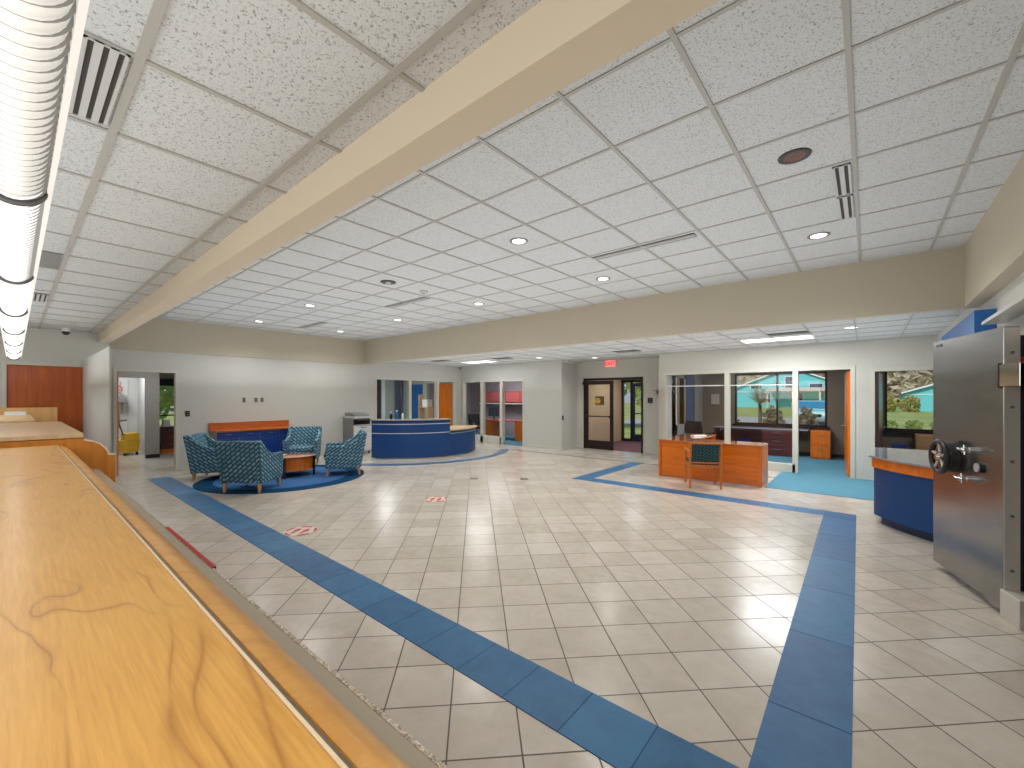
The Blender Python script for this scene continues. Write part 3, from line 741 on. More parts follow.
dup(A, (-10.25, 4.42, .0115), math.atan2(-.54, .84), 'teal patterned armchair behind the coffee table, facing us')
# coffee table
ct = thing('coffee_table', 'round cherry drum coffee table with dark legs amid the armchairs', 'table', (-9.1, 3.72, .0115))
bm = B(); lathe(bm, [(0, .385), (.44, .385), (.45, .39), (.45, .405), (.44, .41), (0, .41)], seg=56); obj('tabletop', bm, CHERRYT, ct, smooth=True)
bm = B(); lathe(bm, [(.36, .13), (.405, .13), (.405, .385), (.36, .385)], seg=56); obj('apron', bm, CHERRY, ct, smooth=True)
bm = B(); lathe(bm, [(0, .12), (.37, .12), (.37, .14), (0, .14)], seg=40); obj('lower_shelf', bm, DKIRON, ct)
bm = B(); torus(bm, (0, 0, .395), (0, 0, 1), .45, .009, 56, 8); obj('rim', bm, DKIRON, ct, smooth=True)
for k in range(4):
    a = math.radians(-45+4+90*k); bm = B(); c_, s_ = math.cos(a)*.425, math.sin(a)*.425
    bx(bm, c_-.018, c_+.018, s_-.018, s_+.018, 0, .385); obj('leg', bm, DKIRON, ct)
bm = B(); bx(bm, -.1, .12, -.08, .08, 0, .004); tag(obj('brochure', bm, WHITE, loc=(-9.3, 3.55, .422), rot=.5), 'white leaflet lying on the round coffee table', 'paper')

# credenza
cr = thing('credenza', 'long navy credenza with cherry top and backsplash against the left wall', 'cabinet', (XL, 2.9, 0))
L = 1.75
bm = B(); bx(bm, .02, .56, 0, L, .08, .83); obj('carcass', bm, GREYW, cr)
bm = B(); bx(bm, .02, .5, .02, L-.02, 0, .08); obj('plinth', bm, BLACK, cr)
bm = B(); CRW = wood('credenza_wood', (190, 98, 30), (164, 78, 18), 1, .4, 'Y', .1); bx(bm, .016, .61, -.01, L+.03, .83, .865); obj('countertop', bm, CRW, cr, bevel=.003)
bm = B(); bx(bm, .016, .05, -.01, L-.02, .865, 1.02); obj('backsplash', bm, CRW, cr)
for k in range(4):
    y0 = k*L/4+.008; y1 = (k+1)*L/4-.008
    bm = B(); bx(bm, .56, .58, y0, y1, .68, .82); d = obj('drawer', bm, NAVY, cr)
    bm = B(); cyl(bm, (.6, (y0+y1)/2-.05, .77), (.6, (y0+y1)/2+.05, .77), .006, seg=10); obj('handle', bm, CHROME, d)
    bm = B(); bx(bm, .56, .58, y0, y1, .09, .67); d = obj('door', bm, NAVY, cr)
    bm = B(); s = 1 if k % 2 == 0 else -1; yy = (y1-.04) if s > 0 else (y0+.04)
    cyl(bm, (.6, yy, .56), (.6, yy, .64), .006, seg=10); obj('handle', bm, CHROME, d)

# wall plates
def wplate(x, y, z, ax, label, m, w=.035, hh=.055, grp=None, kind='outlet'):
    t = thing('wall_plate', label, kind, (x, y, z), 0, grp)
    bm = B()
    if ax == 'X': bx(bm, .0, .012, -w, w, -hh, hh)
    else: bx(bm, -w, w, -.012, 0, -hh, hh)
    obj('plate', bm, m, t, bevel=.002)
    for s in (-1, 1):
        bm = B()
        if ax == 'X': bx(bm, .012, .016, -.014, .014, s*.025-.012, s*.025+.012)
        else: bx(bm, -.014, .014, -.016, -.012, s*.025-.012, s*.025+.012)
        obj('socket', bm, GREYP if m is BLACK else BLACK, t)
wplate(XL, 3.61, 1.55, 'X', 'wall plate above the credenza, the one standing apart on the left', ALU, grp='three plates above the credenza')
wplate(XL, 3.87, 1.55, 'X', 'middle wall plate of the three above the credenza', ALU, grp='three plates above the credenza')
wplate(XL, 4.01, 1.55, 'X', 'right wall plate of the three above the credenza', ALU, grp='three plates above the credenza')
wplate(XL, 2.5, 1.25, 'X', 'black wall switch plate right of the utility room doorway', BLACK, .04, .06, kind='switch')
wplate(-7.11, 11.66-.85, .98, 'X', 'small black wall plate on the corner left of the entrance doors', BLACK, .045, .07, kind='switch')
wplate(-4.72, 11.66, 1.52, 'Y', 'black control pad on the wall right of the entrance doors', BLACK, .07, .075, kind='control pad')
hs = thing('wall_alarm', 'small grey alarm sounder high on the wall right of the entrance doors', 'alarm', (-4.55, 11.66, 1.75))
bm = B(); bx(bm, -.06, .06, -.05, 0, -.05, .06); obj('body', bm, ALU, hs, bevel=.005)
bm = B(); cyl(bm, (.0, -.05, 0), (0, -.08, 0), .03, .045); obj('horn', bm, OFFW, hs)
bm = B(); bx(bm, -.02, .02, -.03, 0, .1, .14); obj('strobe', bm, WHITE, hs)

# copier
cp = thing('copier', 'white and grey office copier beside the reception desk', 'copier', (-10.95, 6.12, 0))
bm = B(); bx(bm, -.58, 0, 0, .56, .06, .84); obj('body', bm, OFFW, cp, bevel=.01)
bm = B(); bx(bm, -.58, -.02, -.008, .0, .08, 1.02); bx(bm, -.5, -.1, -.016, -.008, .3, .32); bx(bm, -.5, -.1, -.016, -.008, .52, .54); obj('side_cover', bm, GREYP, cp)
for k, (z0, z1) in enumerate(((.1, .28), (.29, .46), (.47, .63), (.64, .8))):
    bm = B(); bx(bm, 0, .02, .02, .54, z0, z1); d = obj('paper_drawer', bm, WHITE, cp, bevel=.004)
    bm = B(); bx(bm, .02, .025, .2, .36, z1-.05, z1-.03); obj('handle', bm, GREYP, d)
bm = B(); bx(bm, -.58, -.1, 0, .56, .84, .98); bx(bm, -.58, -.5, 0, .56, .98, 1.04); bx(bm, -.1, .02, 0, .05, .84, .98); obj('output_bay', bm, BLACK, cp)
bm = B(); bx(bm, -.58, .02, 0, .58, 1.0, 1.07); obj('scanner', bm, OFFW, cp, bevel=.01)
bm = B(); extr(bm, [(-.55, 1.07), (-.02, 1.07), (-.04, 1.12), (-.3, 1.17), (-.55, 1.17)], 'Y', .03, .5); obj('document_feeder', bm, GREYP, cp, bevel=.01)
bm = B(); extr(bm, [(.0, .98), (.1, .95), (.11, .97), (.0, 1.02)], 'Y', .04, .46); obj('control_panel', bm, BLACK, cp)
bm = B(); extr(bm, [(-.3, .9), (.06, .93), (.06, .94), (-.3, .91)], 'Y', .56, .75); obj('output_tray', bm, OFFW, cp)
for q in ((-.5, .06), (-.06, .06), (-.5, .5), (-.06, .5)):
    bm = B(); cyl(bm, (q[0], q[1]-.015, .03), (q[0], q[1]+.015, .03), .03, seg=14); bx(bm, q[0]-.02, q[0]+.02, q[1]-.02, q[1]+.02, .03, .06); obj('caster', bm, BLACK, cp)

# reception desk
rd = thing('reception_desk', 'curved blue reception desk with two silver stripes and a lower right wing', 'desk', (RC[0], RC[1], 0))
O = (0, 0)
bm = B(); prism(bm, arc(O, 1.91, 1.95, -68, -5, 40), .03, 1.0); fp = obj('front_panel', bm, NAVYR, rd, smooth=True)
bm = B(); prism(bm, arc(O, 1.952, 1.956, -68, -5, 40), .90, .918); obj('silver_stripe', bm, SILV, fp)
bm = B(); prism(bm, arc(O, 1.952, 1.956, -68, -5, 40), .66, .678); obj('silver_stripe', bm, SILV, fp)
bm = B(); prism(bm, arc(O, 1.62, 1.985, -68.6, -4.4, 40), 1.0, 1.03); obj('countertop', bm, GREYW, rd, bevel=.003)
bm = B(); prism(bm, arc(O, 1.25, 1.91, -68, -5, 40), .70, .735); obj('work_surface', bm, MAPLET, rd)
bm = B(); prism(bm, arc(O, 1.25, 1.91, -68.2, -66.5, 2), .03, 1.0); obj('end_panel', bm, NAVYR, rd)
bm = B(); prism(bm, arc(O, 1.6, 1.91, -6.5, -5, 2), .03, 1.0); obj('end_panel', bm, CHERRY, rd)
bm = B(); prism(bm, arc(O, 1.90, 1.94, -5, 46, 34), .03, .70); f2 = obj('wing_panel', bm, NAVYR, rd, smooth=True)
bm = B(); prism(bm, arc(O, 1.941, 1.945, -5, 46, 34), .62, .632); obj('silver_stripe', bm, SILV, f2)
bm = B(); prism(bm, arc(O, 1.2, 1.99, -5, 50, 34), .70, .735); obj('wing_top', bm, MAPLET, rd, bevel=.003)
bm = B(); prism(bm, arc(O, 1.3, 1.93, 45, 47, 2), .0, .70); obj('end_panel', bm, BLACK, rd)
def bottle(x, y, z, m, label, h, r, name='bottle'):
    t = thing(name, label, 'bottle', (x, y, z), 0)
    bm = B(); lathe(bm, [(0, 0), (r, 0), (r, h*.65), (r*.4, h*.78), (r*.4, h*.85), (0, h*.85)], seg=18); obj('body', bm, m, t, smooth=True)
    bm = B(); lathe(bm, [(0, h*.85), (r*.5, h*.85), (r*.5, h), (0, h)], seg=14); obj('cap', bm, WHITE if m is not WHITE else BLACK, t)
def onarc(a, r): return RC[0]+r*math.cos(math.radians(a)), RC[1]+r*math.sin(math.radians(a))
x, y = onarc(-54, 1.75); bottle(x, y, 1.03, BLACK, 'small black bottle on the reception desk, leftmost', .2, .035)
x, y = onarc(-49, 1.75); bottle(x, y, 1.03, BLUEP, 'blue bottle standing second on the reception desk', .24, .045)
x, y = onarc(-44, 1.75); bottle(x, y, 1.03, WHITE, 'slim white dispenser bottle on the reception desk', .2, .025)

# ------------------------------------------------------------------ cherry desk and guest chair
dk = thing('office_desk', 'L-shaped cherry desk with glossy top in front of the office windows', 'desk', (-3.3, 8.6, 0))
bm = B(); bx(bm, 0, 1.86, 0, .62, .72, .75); bx(bm, 0, .6, .62, 2.0, .72, .75); obj('desktop', bm, CHERRYT, dk, bevel=.002)
bm = B(); bx(bm, .04, 1.8, .03, .05, .02, .72); obj('modesty_panel', bm, CHERRYX, dk)
bm = B(); bx(bm, 0, .04, 0, .6, 0, .72); obj('side_panel', bm, CHERRY, dk)
bm = B(); bx(bm, 1.8, 1.86, 0, .6, 0, .72); obj('side_panel', bm, CHERRY, dk)
bm = B(); bx(bm, .0, .03, .62, 1.98, .0, .72); bx(bm, .0, .58, 1.95, 1.98, 0, .72); obj('return_panel', bm, CHERRY, dk)
bm = B(); bx(bm, -.16, .16, -.07, .07, 0, .02); bx(bm, -.15, .15, -.06, .06, .02, .03); tag(obj('keyboard', bm, WHITE, loc=(-2.85, 9.75, .752), rot=.9, bevel=.003), 'white keyboard on the glossy cherry desk', 'keyboard')
gcm = wood('guest_chair_wood', (198, 118, 52), (176, 96, 38), 1, .35, 'Z')
DKF = fabric('dark_green_weave'); 
for n in DKF.node_tree.nodes:
    if n.type == 'TEX_BRICK':
        n.inputs['Color1'].default_value = lin(34, 54, 52); n.inputs['Color2'].default_value = lin(22, 42, 42); n.inputs['Mortar'].default_value = lin(66, 88, 82); n.inputs['Brick Width'].default_value = .08; n.inputs['Row Height'].default_value = .04; n.inputs['Mortar Size'].default_value = .008
gc = thing('guest_chair', 'wooden guest chair with dark green woven back facing the cherry desk', 'chair', (-2.30, 8.10, 0), math.atan2(.889, -.457))
for s in (-1, 1):
    bm = B(); y = .255*s
    cyl(bm, (-.24, y, 0), (-.22, y, .45), .017, .02, 10); cyl(bm, (-.22, y, .45), (-.27, y, .80), .02, .016, 10); obj('rear_leg', bm, gcm, gc, smooth=True)
    bm = B(); cyl(bm, (.23, y, 0), (.22, y, .64), .017, .02, 10); obj('front_leg', bm, gcm, gc, smooth=True)
    bm = B(); extr(bm, [(-.25, .63), (.24, .635), (.27, .65), (.26, .67), (-.25, .665)], 'Y', y-.025, y+.025); obj('armrest', bm, gcm, gc, bevel=.006)
    bm = B(); bx(bm, -.21, .21, y-.012, y+.012, .37, .42); obj('side_rail', bm, gcm, gc)
bm = B(); bx(bm, -.23, -.205, -.25, .25, .37, .42); bx(bm, .2, .225, -.25, .25, .37, .42); obj('cross_rail', bm, gcm, gc)
bm = B(); extr(bm, [(-.22, .42), (.25, .43), (.26, .46), (.24, .485), (-.2, .475)], 'Y', -.23, .23); obj('seat', bm, DKF, gc, bevel=.012)
bm = B(); extr(bm, [(-.235, .47), (-.205, .47), (-.25, .785), (-.285, .785)], 'Y', -.225, .225); obj('backrest', bm, DKF, gc, bevel=.008)
bm = B(); cyl(bm, (-.272, -.26, .80), (-.272, .26, .80), .017, seg=10); obj('top_rail', bm, gcm, gc, smooth=True)
bm = B(); cyl(bm, (-.225, -.25, .455), (-.225, .25, .455), .016, seg=10); obj('lower_rail', bm, gcm, gc, smooth=True)

# ------------------------------------------------------------------ curved counter on the right
cc = thing('curved_counter', 'curved navy counter with cherry band and grey stone top behind the vault door', 'counter', (0, 0, 0))
CCc = (1.65, 7.9)
def ccpoly(r, xl=.07, yb=8.3, inset=0):
    pts = []
    for i in range(25):
        a = math.radians(204+(246-204)*i/24); pts.append((CCc[0]+r*math.cos(a), CCc[1]+r*math.sin(a)))
    pts = [p for p in pts if p[0] < XR-.01]
    pts = pts+[(XR-.012, pts[-1][1]-.02*0), (XR-.012, yb-inset), (xl+.07+inset, yb-inset)]
    return pts
bm = B(); prism(bm, ccpoly(1.74), .11, .72); obj('front_panel', bm, NAVYR, cc, smooth=True)
bm = B(); prism(bm, ccpoly(1.66, inset=.05), 0, .11); obj('toe_kick', bm, mat('dark_navy', lin(18, 36, 78), .4), cc, smooth=True)
bm = B(); prism(bm, ccpoly(1.765), .72, .845); obj('wood_band', bm, CHERRYX, cc, smooth=True)
bm = B(); prism(bm, ccpoly(1.80, .02, 8.33), .845, .87); obj('countertop', bm, GRANB, cc, bevel=.003)

# blue header box on right wall
bm = B(); bx(bm, .80, XR-.004, 6.1, 8.5, 2.14, 2.475); tag(obj('blue_header', bm, BLUEP, bevel=.003), 'blue rectangular header box high on the wall behind the vault door', 'header box')

# ------------------------------------------------------------------ vault
vf = thing('vault_frame', 'stainless steel vault door frame set in the right wall', 'frame', (0, 0, 0))
bm = B(); bx(bm, XR-.05, XR+.02, 3.45, 3.58, 0, 2.2); bx(bm, XR-.05, XR+.02, 4.68, 4.82, 0, 2.2); bx(bm, XR-.05, XR+.02, 3.45, 4.82, 2.1, 2.26); obj('jamb', bm, STEELL, vf)
bm = B(); extr(bm, [(.80, 2.285), (XR, 2.285), (XR, 2.36), (.82, 2.33), (.80, 2.31)], 'Y', 3.3, 5.75); obj('hood', bm, mat('hood_grey', lin(196, 194, 188), .35, .3), vf)
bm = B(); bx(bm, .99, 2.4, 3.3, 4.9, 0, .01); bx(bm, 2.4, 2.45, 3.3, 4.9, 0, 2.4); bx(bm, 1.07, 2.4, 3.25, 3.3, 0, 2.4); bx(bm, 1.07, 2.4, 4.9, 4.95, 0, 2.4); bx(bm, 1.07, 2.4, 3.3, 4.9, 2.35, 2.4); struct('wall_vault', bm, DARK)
leaf_dir = Vector((-.278, .96, 0)).normalized()
ang = math.atan2(leaf_dir.y, leaf_dir.x)       # local +x along the leaf away from the hinge, local -y into the wall side
vd = thing('vault_door', 'open brushed steel vault door with black handwheel and chrome handles', 'vault door', (.762, 4.71, 0), ang)
# local +y is toward the lobby (left), -y toward the wall
bm = B(); bx(bm, 0, 1.02, -.09, 0, .06, 2.145); obj('leaf', bm, STEEL, vd, bevel=.004)
bm = B(); bx(bm, .0, .22, -.08, -.005, .0+.03, .06); obj('bottom_step', bm, STEEL, vd)
bm = B(); bx(bm, -.006, .0, -.088, -.004, .08, 2.13)
e_ = obj('edge_plate', bm, STEELL, vd)
bm = B()
for z in (.35, .75, 1.15, 1.55, 1.95): cyl(bm, (-.006, -.045, z), (-.012, -.045, z), .012, seg=12)
obj('bolt', bm, GREYP, e_)
bm = B(); bx(bm, .04, .96, -.15, -.09, .12, 2.08); obj('bolt_housing', bm, BLACK, vd, bevel=.005)
bm = B(); bx(bm, .035, .04, -.145, -.1, 1.86, 1.92); obj('warning_tag', bm, RED, vd)
def hinge(z0, z1):
    bm = B(); bx(bm, -.2, .02, -.15, .012, z0, z1); return obj('hinge', bm, STEELP, vd, bevel=.004)
hinge(1.70, 1.865); 
bm = B(); bx(bm, .02, .032, -.02, .014, 1.69, 1.875); obj('hinge_gasket', bm, BLACK, vd)
bm = B(); bx(bm, -.2, .012, -.15, .012, .0, .205); obj('hinge', bm, STEELL, vd, bevel=.004)
bm = B(); bx(bm, .86, .96, 0, .003, 2.09, 2.115); obj('maker_plate', bm, BLACK, vd)
# wheel at px 944,457
WX, WZ = .69, 1.09
bm = B(); torus(bm, (WX, .085, WZ), (0, 1, 0), .135, .022, 40, 12); whl = obj('handwheel', bm, BLACK, vd, smooth=True)
bm = B()
for k in range(5):
    a = 2*PI*k/5+.3; cyl(bm, (WX, .075, WZ), (WX+.13*math.cos(a), .085, WZ+.13*math.sin(a)), .012, seg=10)
obj('spoke', bm, STEELL, whl)
bm = B(); cyl(bm, (WX, 0, WZ), (WX, .095, WZ), .042, seg=24); cyl(bm, (WX, .095, WZ), (WX, .115, WZ), .03, .022, seg=24); obj('hub', bm, STEELP, whl, smooth=True)
bm = B(); cyl(bm, (WX, .0, WZ), (WX, .05, WZ), .135, .125, seg=32); obj('hub_cover', bm, BLACK, whl, smooth=True)
def chrome_handle(x, z):
    bm = B(); cyl(bm, (x, 0, z), (x, .03, z), .024, seg=20); cyl(bm, (x, .03, z), (x, .07, z), .012, seg=14)
    cyl(bm, (x-.06, .075, z), (x+.06, .075, z), .009, seg=12)
    for k in range(3):
        a = PI/3*k+.4; cyl(bm, (x-.04*math.cos(a), .06, z-.04*math.sin(a)), (x+.04*math.cos(a), .06, z+.04*math.sin(a)), .006, seg=10)
    bmesh.ops.translate(bm, verts=bm.verts, vec=(0, 0, 0)); return obj('dial', bm, CHROME, vd, smooth=True)
chrome_handle(.36, 1.19); chrome_handle(.40, .95)
bm = B(); cyl(bm, (.272, 0, 1.06), (.272, .02, 1.06), .042, seg=28); k_ = obj('lock_cover', bm, BLACK, vd, smooth=True)
bm = B(); cyl(bm, (.272, .02, 1.06), (.272, .028, 1.06), .034, seg=28); obj('cover_disc', bm, OFFW, k_, smooth=True)

# ------------------------------------------------------------------ floor decals and outlets
def decal(x, y, rot, label):
    t = thing('floor_sticker', label, 'sticker', (x, y, .0032), rot, 'red distancing stickers on the tile floor')
    bm = B(); prism(bm, [(.19*math.cos(i*PI/20), .19*math.sin(i*PI/20)) for i in range(40)], 0, .001)
    obj('disc', bm, mat('sticker_clear', lin(222, 202, 190), .4), t)
    bm = B()
    for a in range(5): prism(bm, arc((0, 0), .15, .18, 72*a, 72*a+46, 8), .001, .0018)
    obj('ring', bm, RED, t)
    for s in (-1, 1):
        bm = B(); prism(bm, [(s*.055+.032*math.cos(q*PI/8), .02+.062*math.sin(q*PI/8)) for q in range(16)], .001, .0018)
        prism(bm, [(s*.055+.024*math.cos(q*PI/8), -.075+.026*math.sin(q*PI/8)) for q in range(16)], .001, .0018)
        obj('footprint', bm, RED, t)
decal(-5.24, 2.24, .6, 'red and white round floor sticker touching the edge of the blue stripe')
decal(-5.22, 4.31, .6, 'red and white round floor sticker alone on the open beige tiles')
def fplate(x, y, label):
    t = thing('floor_outlet', label, 'outlet', (x, y, .0), PI/4, 'floor outlets')
    bm = B(); bx(bm, -.075, .075, -.075, .075, 0, .004); obj('plate', bm, mat('brown_metal', lin(92, 80, 66), .4, .5), t)
    bm = B(); cyl(bm, (0, 0, .004), (0, 0, .007), .04, seg=20); obj('cover', bm, mat('grey_metal', lin(130, 120, 104), .4, .5), t)
fplate(-5.98, 5.91, 'dark square floor outlet plate, left one of the pair'); fplate(-5.19, 6.51, 'square floor outlet plate, right one of the pair')

# ------------------------------------------------------------------ things in the right office
wd = thing('window_credenza', 'low office credenza with grey top under the right office window', 'cabinet', (-3.5, 13.45, 0))
bm = B(); bx(bm, 0, 2.3, 0, .6, .72, .75); obj('countertop', bm, mat('grey_top', lin(150, 150, 156), .2), wd)
bm = B(); bx(bm, 1.25, 1.95, .03, .6, .0, .72); o = obj('drawer_unit', bm, MAROON, wd)
for k in range(3):
    bm = B(); bx(bm, 1.27, 1.93, .015, .03, .05+.22*k, .25+.22*k); d = obj('drawer', bm, MAROON, wd)
    bm = B(); cyl(bm, (1.5, .0, .19+.22*k), (1.7, .0, .19+.22*k), .006, seg=8); obj('handle', bm, CHROME, d)
bm = B(); bx(bm, .0, .04, 0, .6, 0, .72); bx(bm, .04, 1.25, .55, .58, .1, .72); obj('side_panel', bm, MAROON, wd)
bm = B(); bx(bm, 0, .42, 0, .5, .02, .74); fc = obj('file_cabinet', bm, CHERRY); fc.location = (-1.12, 13.5, 0)
fc.name = 'tmp_cab'; bpy.data.objects.remove(fc)
fc = thing('file_cabinet', 'red-brown two-drawer cabinet under the right end of the office window', 'cabinet', (-1.15, 13.5, 0))
bm = B(); bx(bm, 0, .42, .02, .55, 0, .74); obj('carcass', bm, CHERRY, fc)
for k in range(2):
    bm = B(); bx(bm, .01, .41, 0, .02, .05+.34*k, .37+.34*k); d = obj('drawer', bm, CHERRY, fc)
    bm = B(); cyl(bm, (.14, -.02, .28+.34*k), (.28, -.02, .28+.34*k), .006, seg=8); obj('handle', bm, CHROME, d)
nb = thing('office_bin', 'navy bin standing under the office window desk', 'bin', (-2.75, 13.7, .006))
bm = B(); lathe(bm, [(0, 0), (.13, 0), (.17, .42), (.16, .42), (.12, .02), (0, .02)], seg=4); obj('body', bm, NAVY, nb)
bm = B(); torus(bm, (0, 0, .42), (0, 0, 1), .165, .008, 4, 6); obj('rim', bm, BLACK, nb)
def task_chair(x, y, rot, label, m=BLACK, group=None):
    t = thing('office_chair', label, 'chair', (x, y, .006), rot, group)
    bm = B(); extr(bm, [(-.22, .44), (.24, .44), (.26, .48), (.22, .52), (-.2, .51)], 'Y', -.24, .24); obj('seat', bm, m, t, bevel=.02)
    bm = B(); extr(bm, [(-.22, .56), (-.17, .56), (-.22, .92), (-.25, 1.0), (-.30, .98)], 'Y', -.23, .23); obj('backrest', bm, m, t, bevel=.02)
    bm = B(); cyl(bm, (0, 0, .1), (0, 0, .44), .025); bx(bm, -.24, -.2, -.03, .03, .44, .7); obj('column', bm, GREYP, t)
    for k in range(5):
        a = 2*PI*k/5; bm = B(); cyl(bm, (0, 0, .12), (.27*math.cos(a), .27*math.sin(a), .06), .02, .014, 8); cyl(bm, (.27*math.cos(a), .27*math.sin(a)-.012, .026), (.27*math.cos(a), .27*math.sin(a)+.012, .026), .026, seg=12); obj('base_arm', bm, BLACK, t)
    for s in (-1, 1):
        bm = B(); bx(bm, -.12, .14, s*.27-.025, s*.27+.025, .68, .7); bx(bm, -.02, .02, s*.27-.01, s*.27+.01, .46, .68); obj('armrest', bm, BLACK, t)
    return t
tch = task_chair(-3.35, 11.6, 1.2, 'black office chair behind the glass of the right office')
pi = thing('wall_picture', 'small pale framed picture on the dark office wall behind the glass', 'picture', (-3.62, 14.085, 1.55))
bm = B(); bx(bm, -.13, .13, -.02, 0, -.17, .17); obj('frame', bm, ALU, pi)
bm = B(); bx(bm, -.115, .115, -.024, -.02, -.155, .155); obj('print', bm, mat('print_paper', lin(190, 168, 160), .6), pi)
# second right office
fb = thing('wood_cabinet', 'light wood cabinet under the window of the second right office', 'cabinet', (.85, 13.5, .002))
bm = B(); bx(bm, 0, .9, .02, .55, 0, .74); obj('carcass', bm, wood('tan_wood', (196, 150, 104), (176, 130, 86)), fb)
for k in range(2):
    bm = B(); bx(bm, .01+.45*k, .44+.45*k, 0, .02, .05, .7); d = obj('door', bm, wood('tan_wood_door', (188, 142, 96), (168, 122, 80)), fb)
    bm = B(); cyl(bm, (.38+.14*k, -.02, .5), (.38+.14*k, -.02, .62), .006, seg=8); obj('handle', bm, CHROME, d)
bm = B(); bx(bm, 0, .3, 0, .3, 0, .08); bx(bm, .03, .27, .03, .27, .08, .5)
tag(obj('storage_box', bm, NAVY, loc=(.42, 13.4, .002), bevel=.005), 'dark blue box on the floor left of the light wood cabinet', 'box')

# ------------------------------------------------------------------ rear office (seen between reception desk and recess)
oh = thing('overhead_cabinet', 'red overhead wall cabinet in the rear office behind glass', 'cabinet', (-13.1, 13.25, 1.38))
bm = B(); bx(bm, 0, 3.1, .02, .345, 0, .46); obj('carcass', bm, MAROON, oh)
for k in range(4):
    bm = B(); bx(bm, .01+.775*k, .765+.775*k, 0, .02, .02, .44); d = obj('door', bm, PINK, oh)
    bm = B(); cyl(bm, (.33+.775*k, -.015, .05), (.45+.775*k, -.015, .05), .006, seg=8); obj('handle', bm, CHROME, d)
bm = B(); bx(bm, -.0, 3.1, -.02, .02, -.06, -.02); obj('task_light', bm, WHITE, oh)
rdk = thing('rear_office_desk', 'cherry desk with red top seen through the rear office glass', 'desk', (-11.6, 11.9, .006))
bm = B(); bx(bm, 0, 2.2, 0, .7, .70, .735); obj('desktop', bm, PINK, rdk)
bm = B(); bx(bm, 1.65, 2.15, .03, .65, 0, .70); obj('pedestal', bm, CHERRY, rdk)
bm = B(); bx(bm, .0, .5, .03, .65, 0, .70); p = obj('pedestal', bm, CHERRY, rdk)
for k in range(3):
    bm = B(); bx(bm, .02, .48, .015, .03, .04+.215*k, .235+.215*k); d = obj('drawer', bm, CHERRY, rdk)
    bm = B(); cyl(bm, (.17, .0, .18+.215*k), (.33, .0, .18+.215*k), .006, seg=8); obj('handle', bm, CHROME, d)
mn = thing('computer_monitor', 'blue-grey computer monitor on the rear office desk', 'monitor', (-11.2, 12.15, .741))
bm = B(); bx(bm, -.27, .27, -.02, .02, .12, .46); obj('screen', bm, mat('screen', lin(60, 86, 104), .2), mn)
bm = B(); bx(bm, -.03, .03, 0, .03, .01, .2); bx(bm, -.12, .12, -.08, .1, 0, .015); obj('stand', bm, BLACK, mn)
oc2 = task_chair(-8.95, 11.9, 2.6, 'dark maroon office chair in the rear office doorway', mat('maroon_fabric', lin(92, 26, 36), .8))
oc3 = task_chair(-11.2, 11.2, 1.9, 'black office chair by the left pane of the rear office glass')
# reception office contents
fbx = thing('supply_shelf', 'pale shelf with a white box in the office behind the reception desk', 'shelf', (-13.2, YB-.5, .006))
bm = B(); bx(bm, -.25, .25, 0, .3, 0, .03); bx(bm, -.25, .25, 0, .3, .7, .73); bx(bm, -.25, .25, 0, .3, 1.2, 1.23); bx(bm, -.27, -.25, 0, .3, 0, 1.7); bx(bm, .25, .27, 0, .3, 0, 1.23); obj('frame', bm, MAPLET, fbx)
bm = B(); bx(bm, -.1, .22, .05, .28, 1.236, 1.5); bx(bm, -.11, .23, .04, .29, 1.46, 1.51); tag(obj('file_box', bm, WHITE, loc=(-13.2, YB-.5, .006)), 'white file box on the pale shelf behind the reception desk', 'box')

# ------------------------------------------------------------------ utility room contents
mb = thing('mop_bucket', 'yellow mop bucket on wheels in the utility closet', 'bucket', (-15.9, 2.02, .0), .4)
bm = B(); v = prism(bm, [(-.3, -.2), (.3, -.2), (.3, .2), (-.3, .2)], .07, .42)
for q in v[:4]: q.co.x *= .85; q.co.y *= .85
obj('tub', bm, YEL, mb, bevel=.02)
bm = B(); bx(bm, .08, .32, -.16, .16, .42, .62); obj('wringer', bm, YEL, mb, bevel=.015)
bm = B(); cyl(bm, (.2, -.16, .55), (.05, -.2, .95), .015, seg=8); cyl(bm, (.05, -.2, .95), (.05, .0, .97), .018, seg=8); obj('wringer_handle', bm, BLACK, mb)
for q in ((-.22, -.15), (-.22, .15), (.22, -.15), (.22, .15)):
    bm = B(); cyl(bm, (q[0], q[1]-.015, .035), (q[0], q[1]+.015, .035), .035, seg=14); obj('caster', bm, BLACK, mb)
wh = thing('utility_sink', 'white wall-mounted utility sink and pipes in the closet', 'sink', (-16.9, 1.95, 0))
bm = B(); bx(bm, 0, .3, -.2, .2, 1.45, 1.62); obj('tank', bm, GREYP, wh, bevel=.02)
bm = B(); tube(bm, [(.1, -.1, 1.45), (.1, -.1, 1.2), (.12, .05, 1.1), (.1, .05, .7)], .015); tube(bm, [(.1, .12, 1.45), (.1, .12, 1.15), (.1, -.05, 1.1)], .012); obj('pipe', bm, GREYP, wh)
bm = B(); cyl(bm, (.1, -.02, 1.62), (.1, -.02, 2.1), .1, .1, 20); obj('cylinder', bm, OFFW, wh, smooth=True)
bm = B(); torus(bm, (.32, .0, 1.85), (1, 0, 0), .09, .02); obj('hose', bm, PINK, wh, smooth=True)
bm = B(); bx(bm, 0, .02, -.35, -.32, .3, 2.1); bx(bm, 0, .02, .24, .27, .5, 2.1); obj('wall_rail', bm, OFFW, wh)
bc = thing('break_room_cabinet', 'dark maroon cabinet below the utility room window', 'cabinet', (-16.1, 2.75, .0))
bm = B(); bx(bm, 0, .5, 0, .45, .1, .74); obj('carcass', bm, MAROON, bc)
bm = B(); bx(bm, 0, .5, 0, .45, 0, .1); obj('plinth', bm, CHERRY, bc)
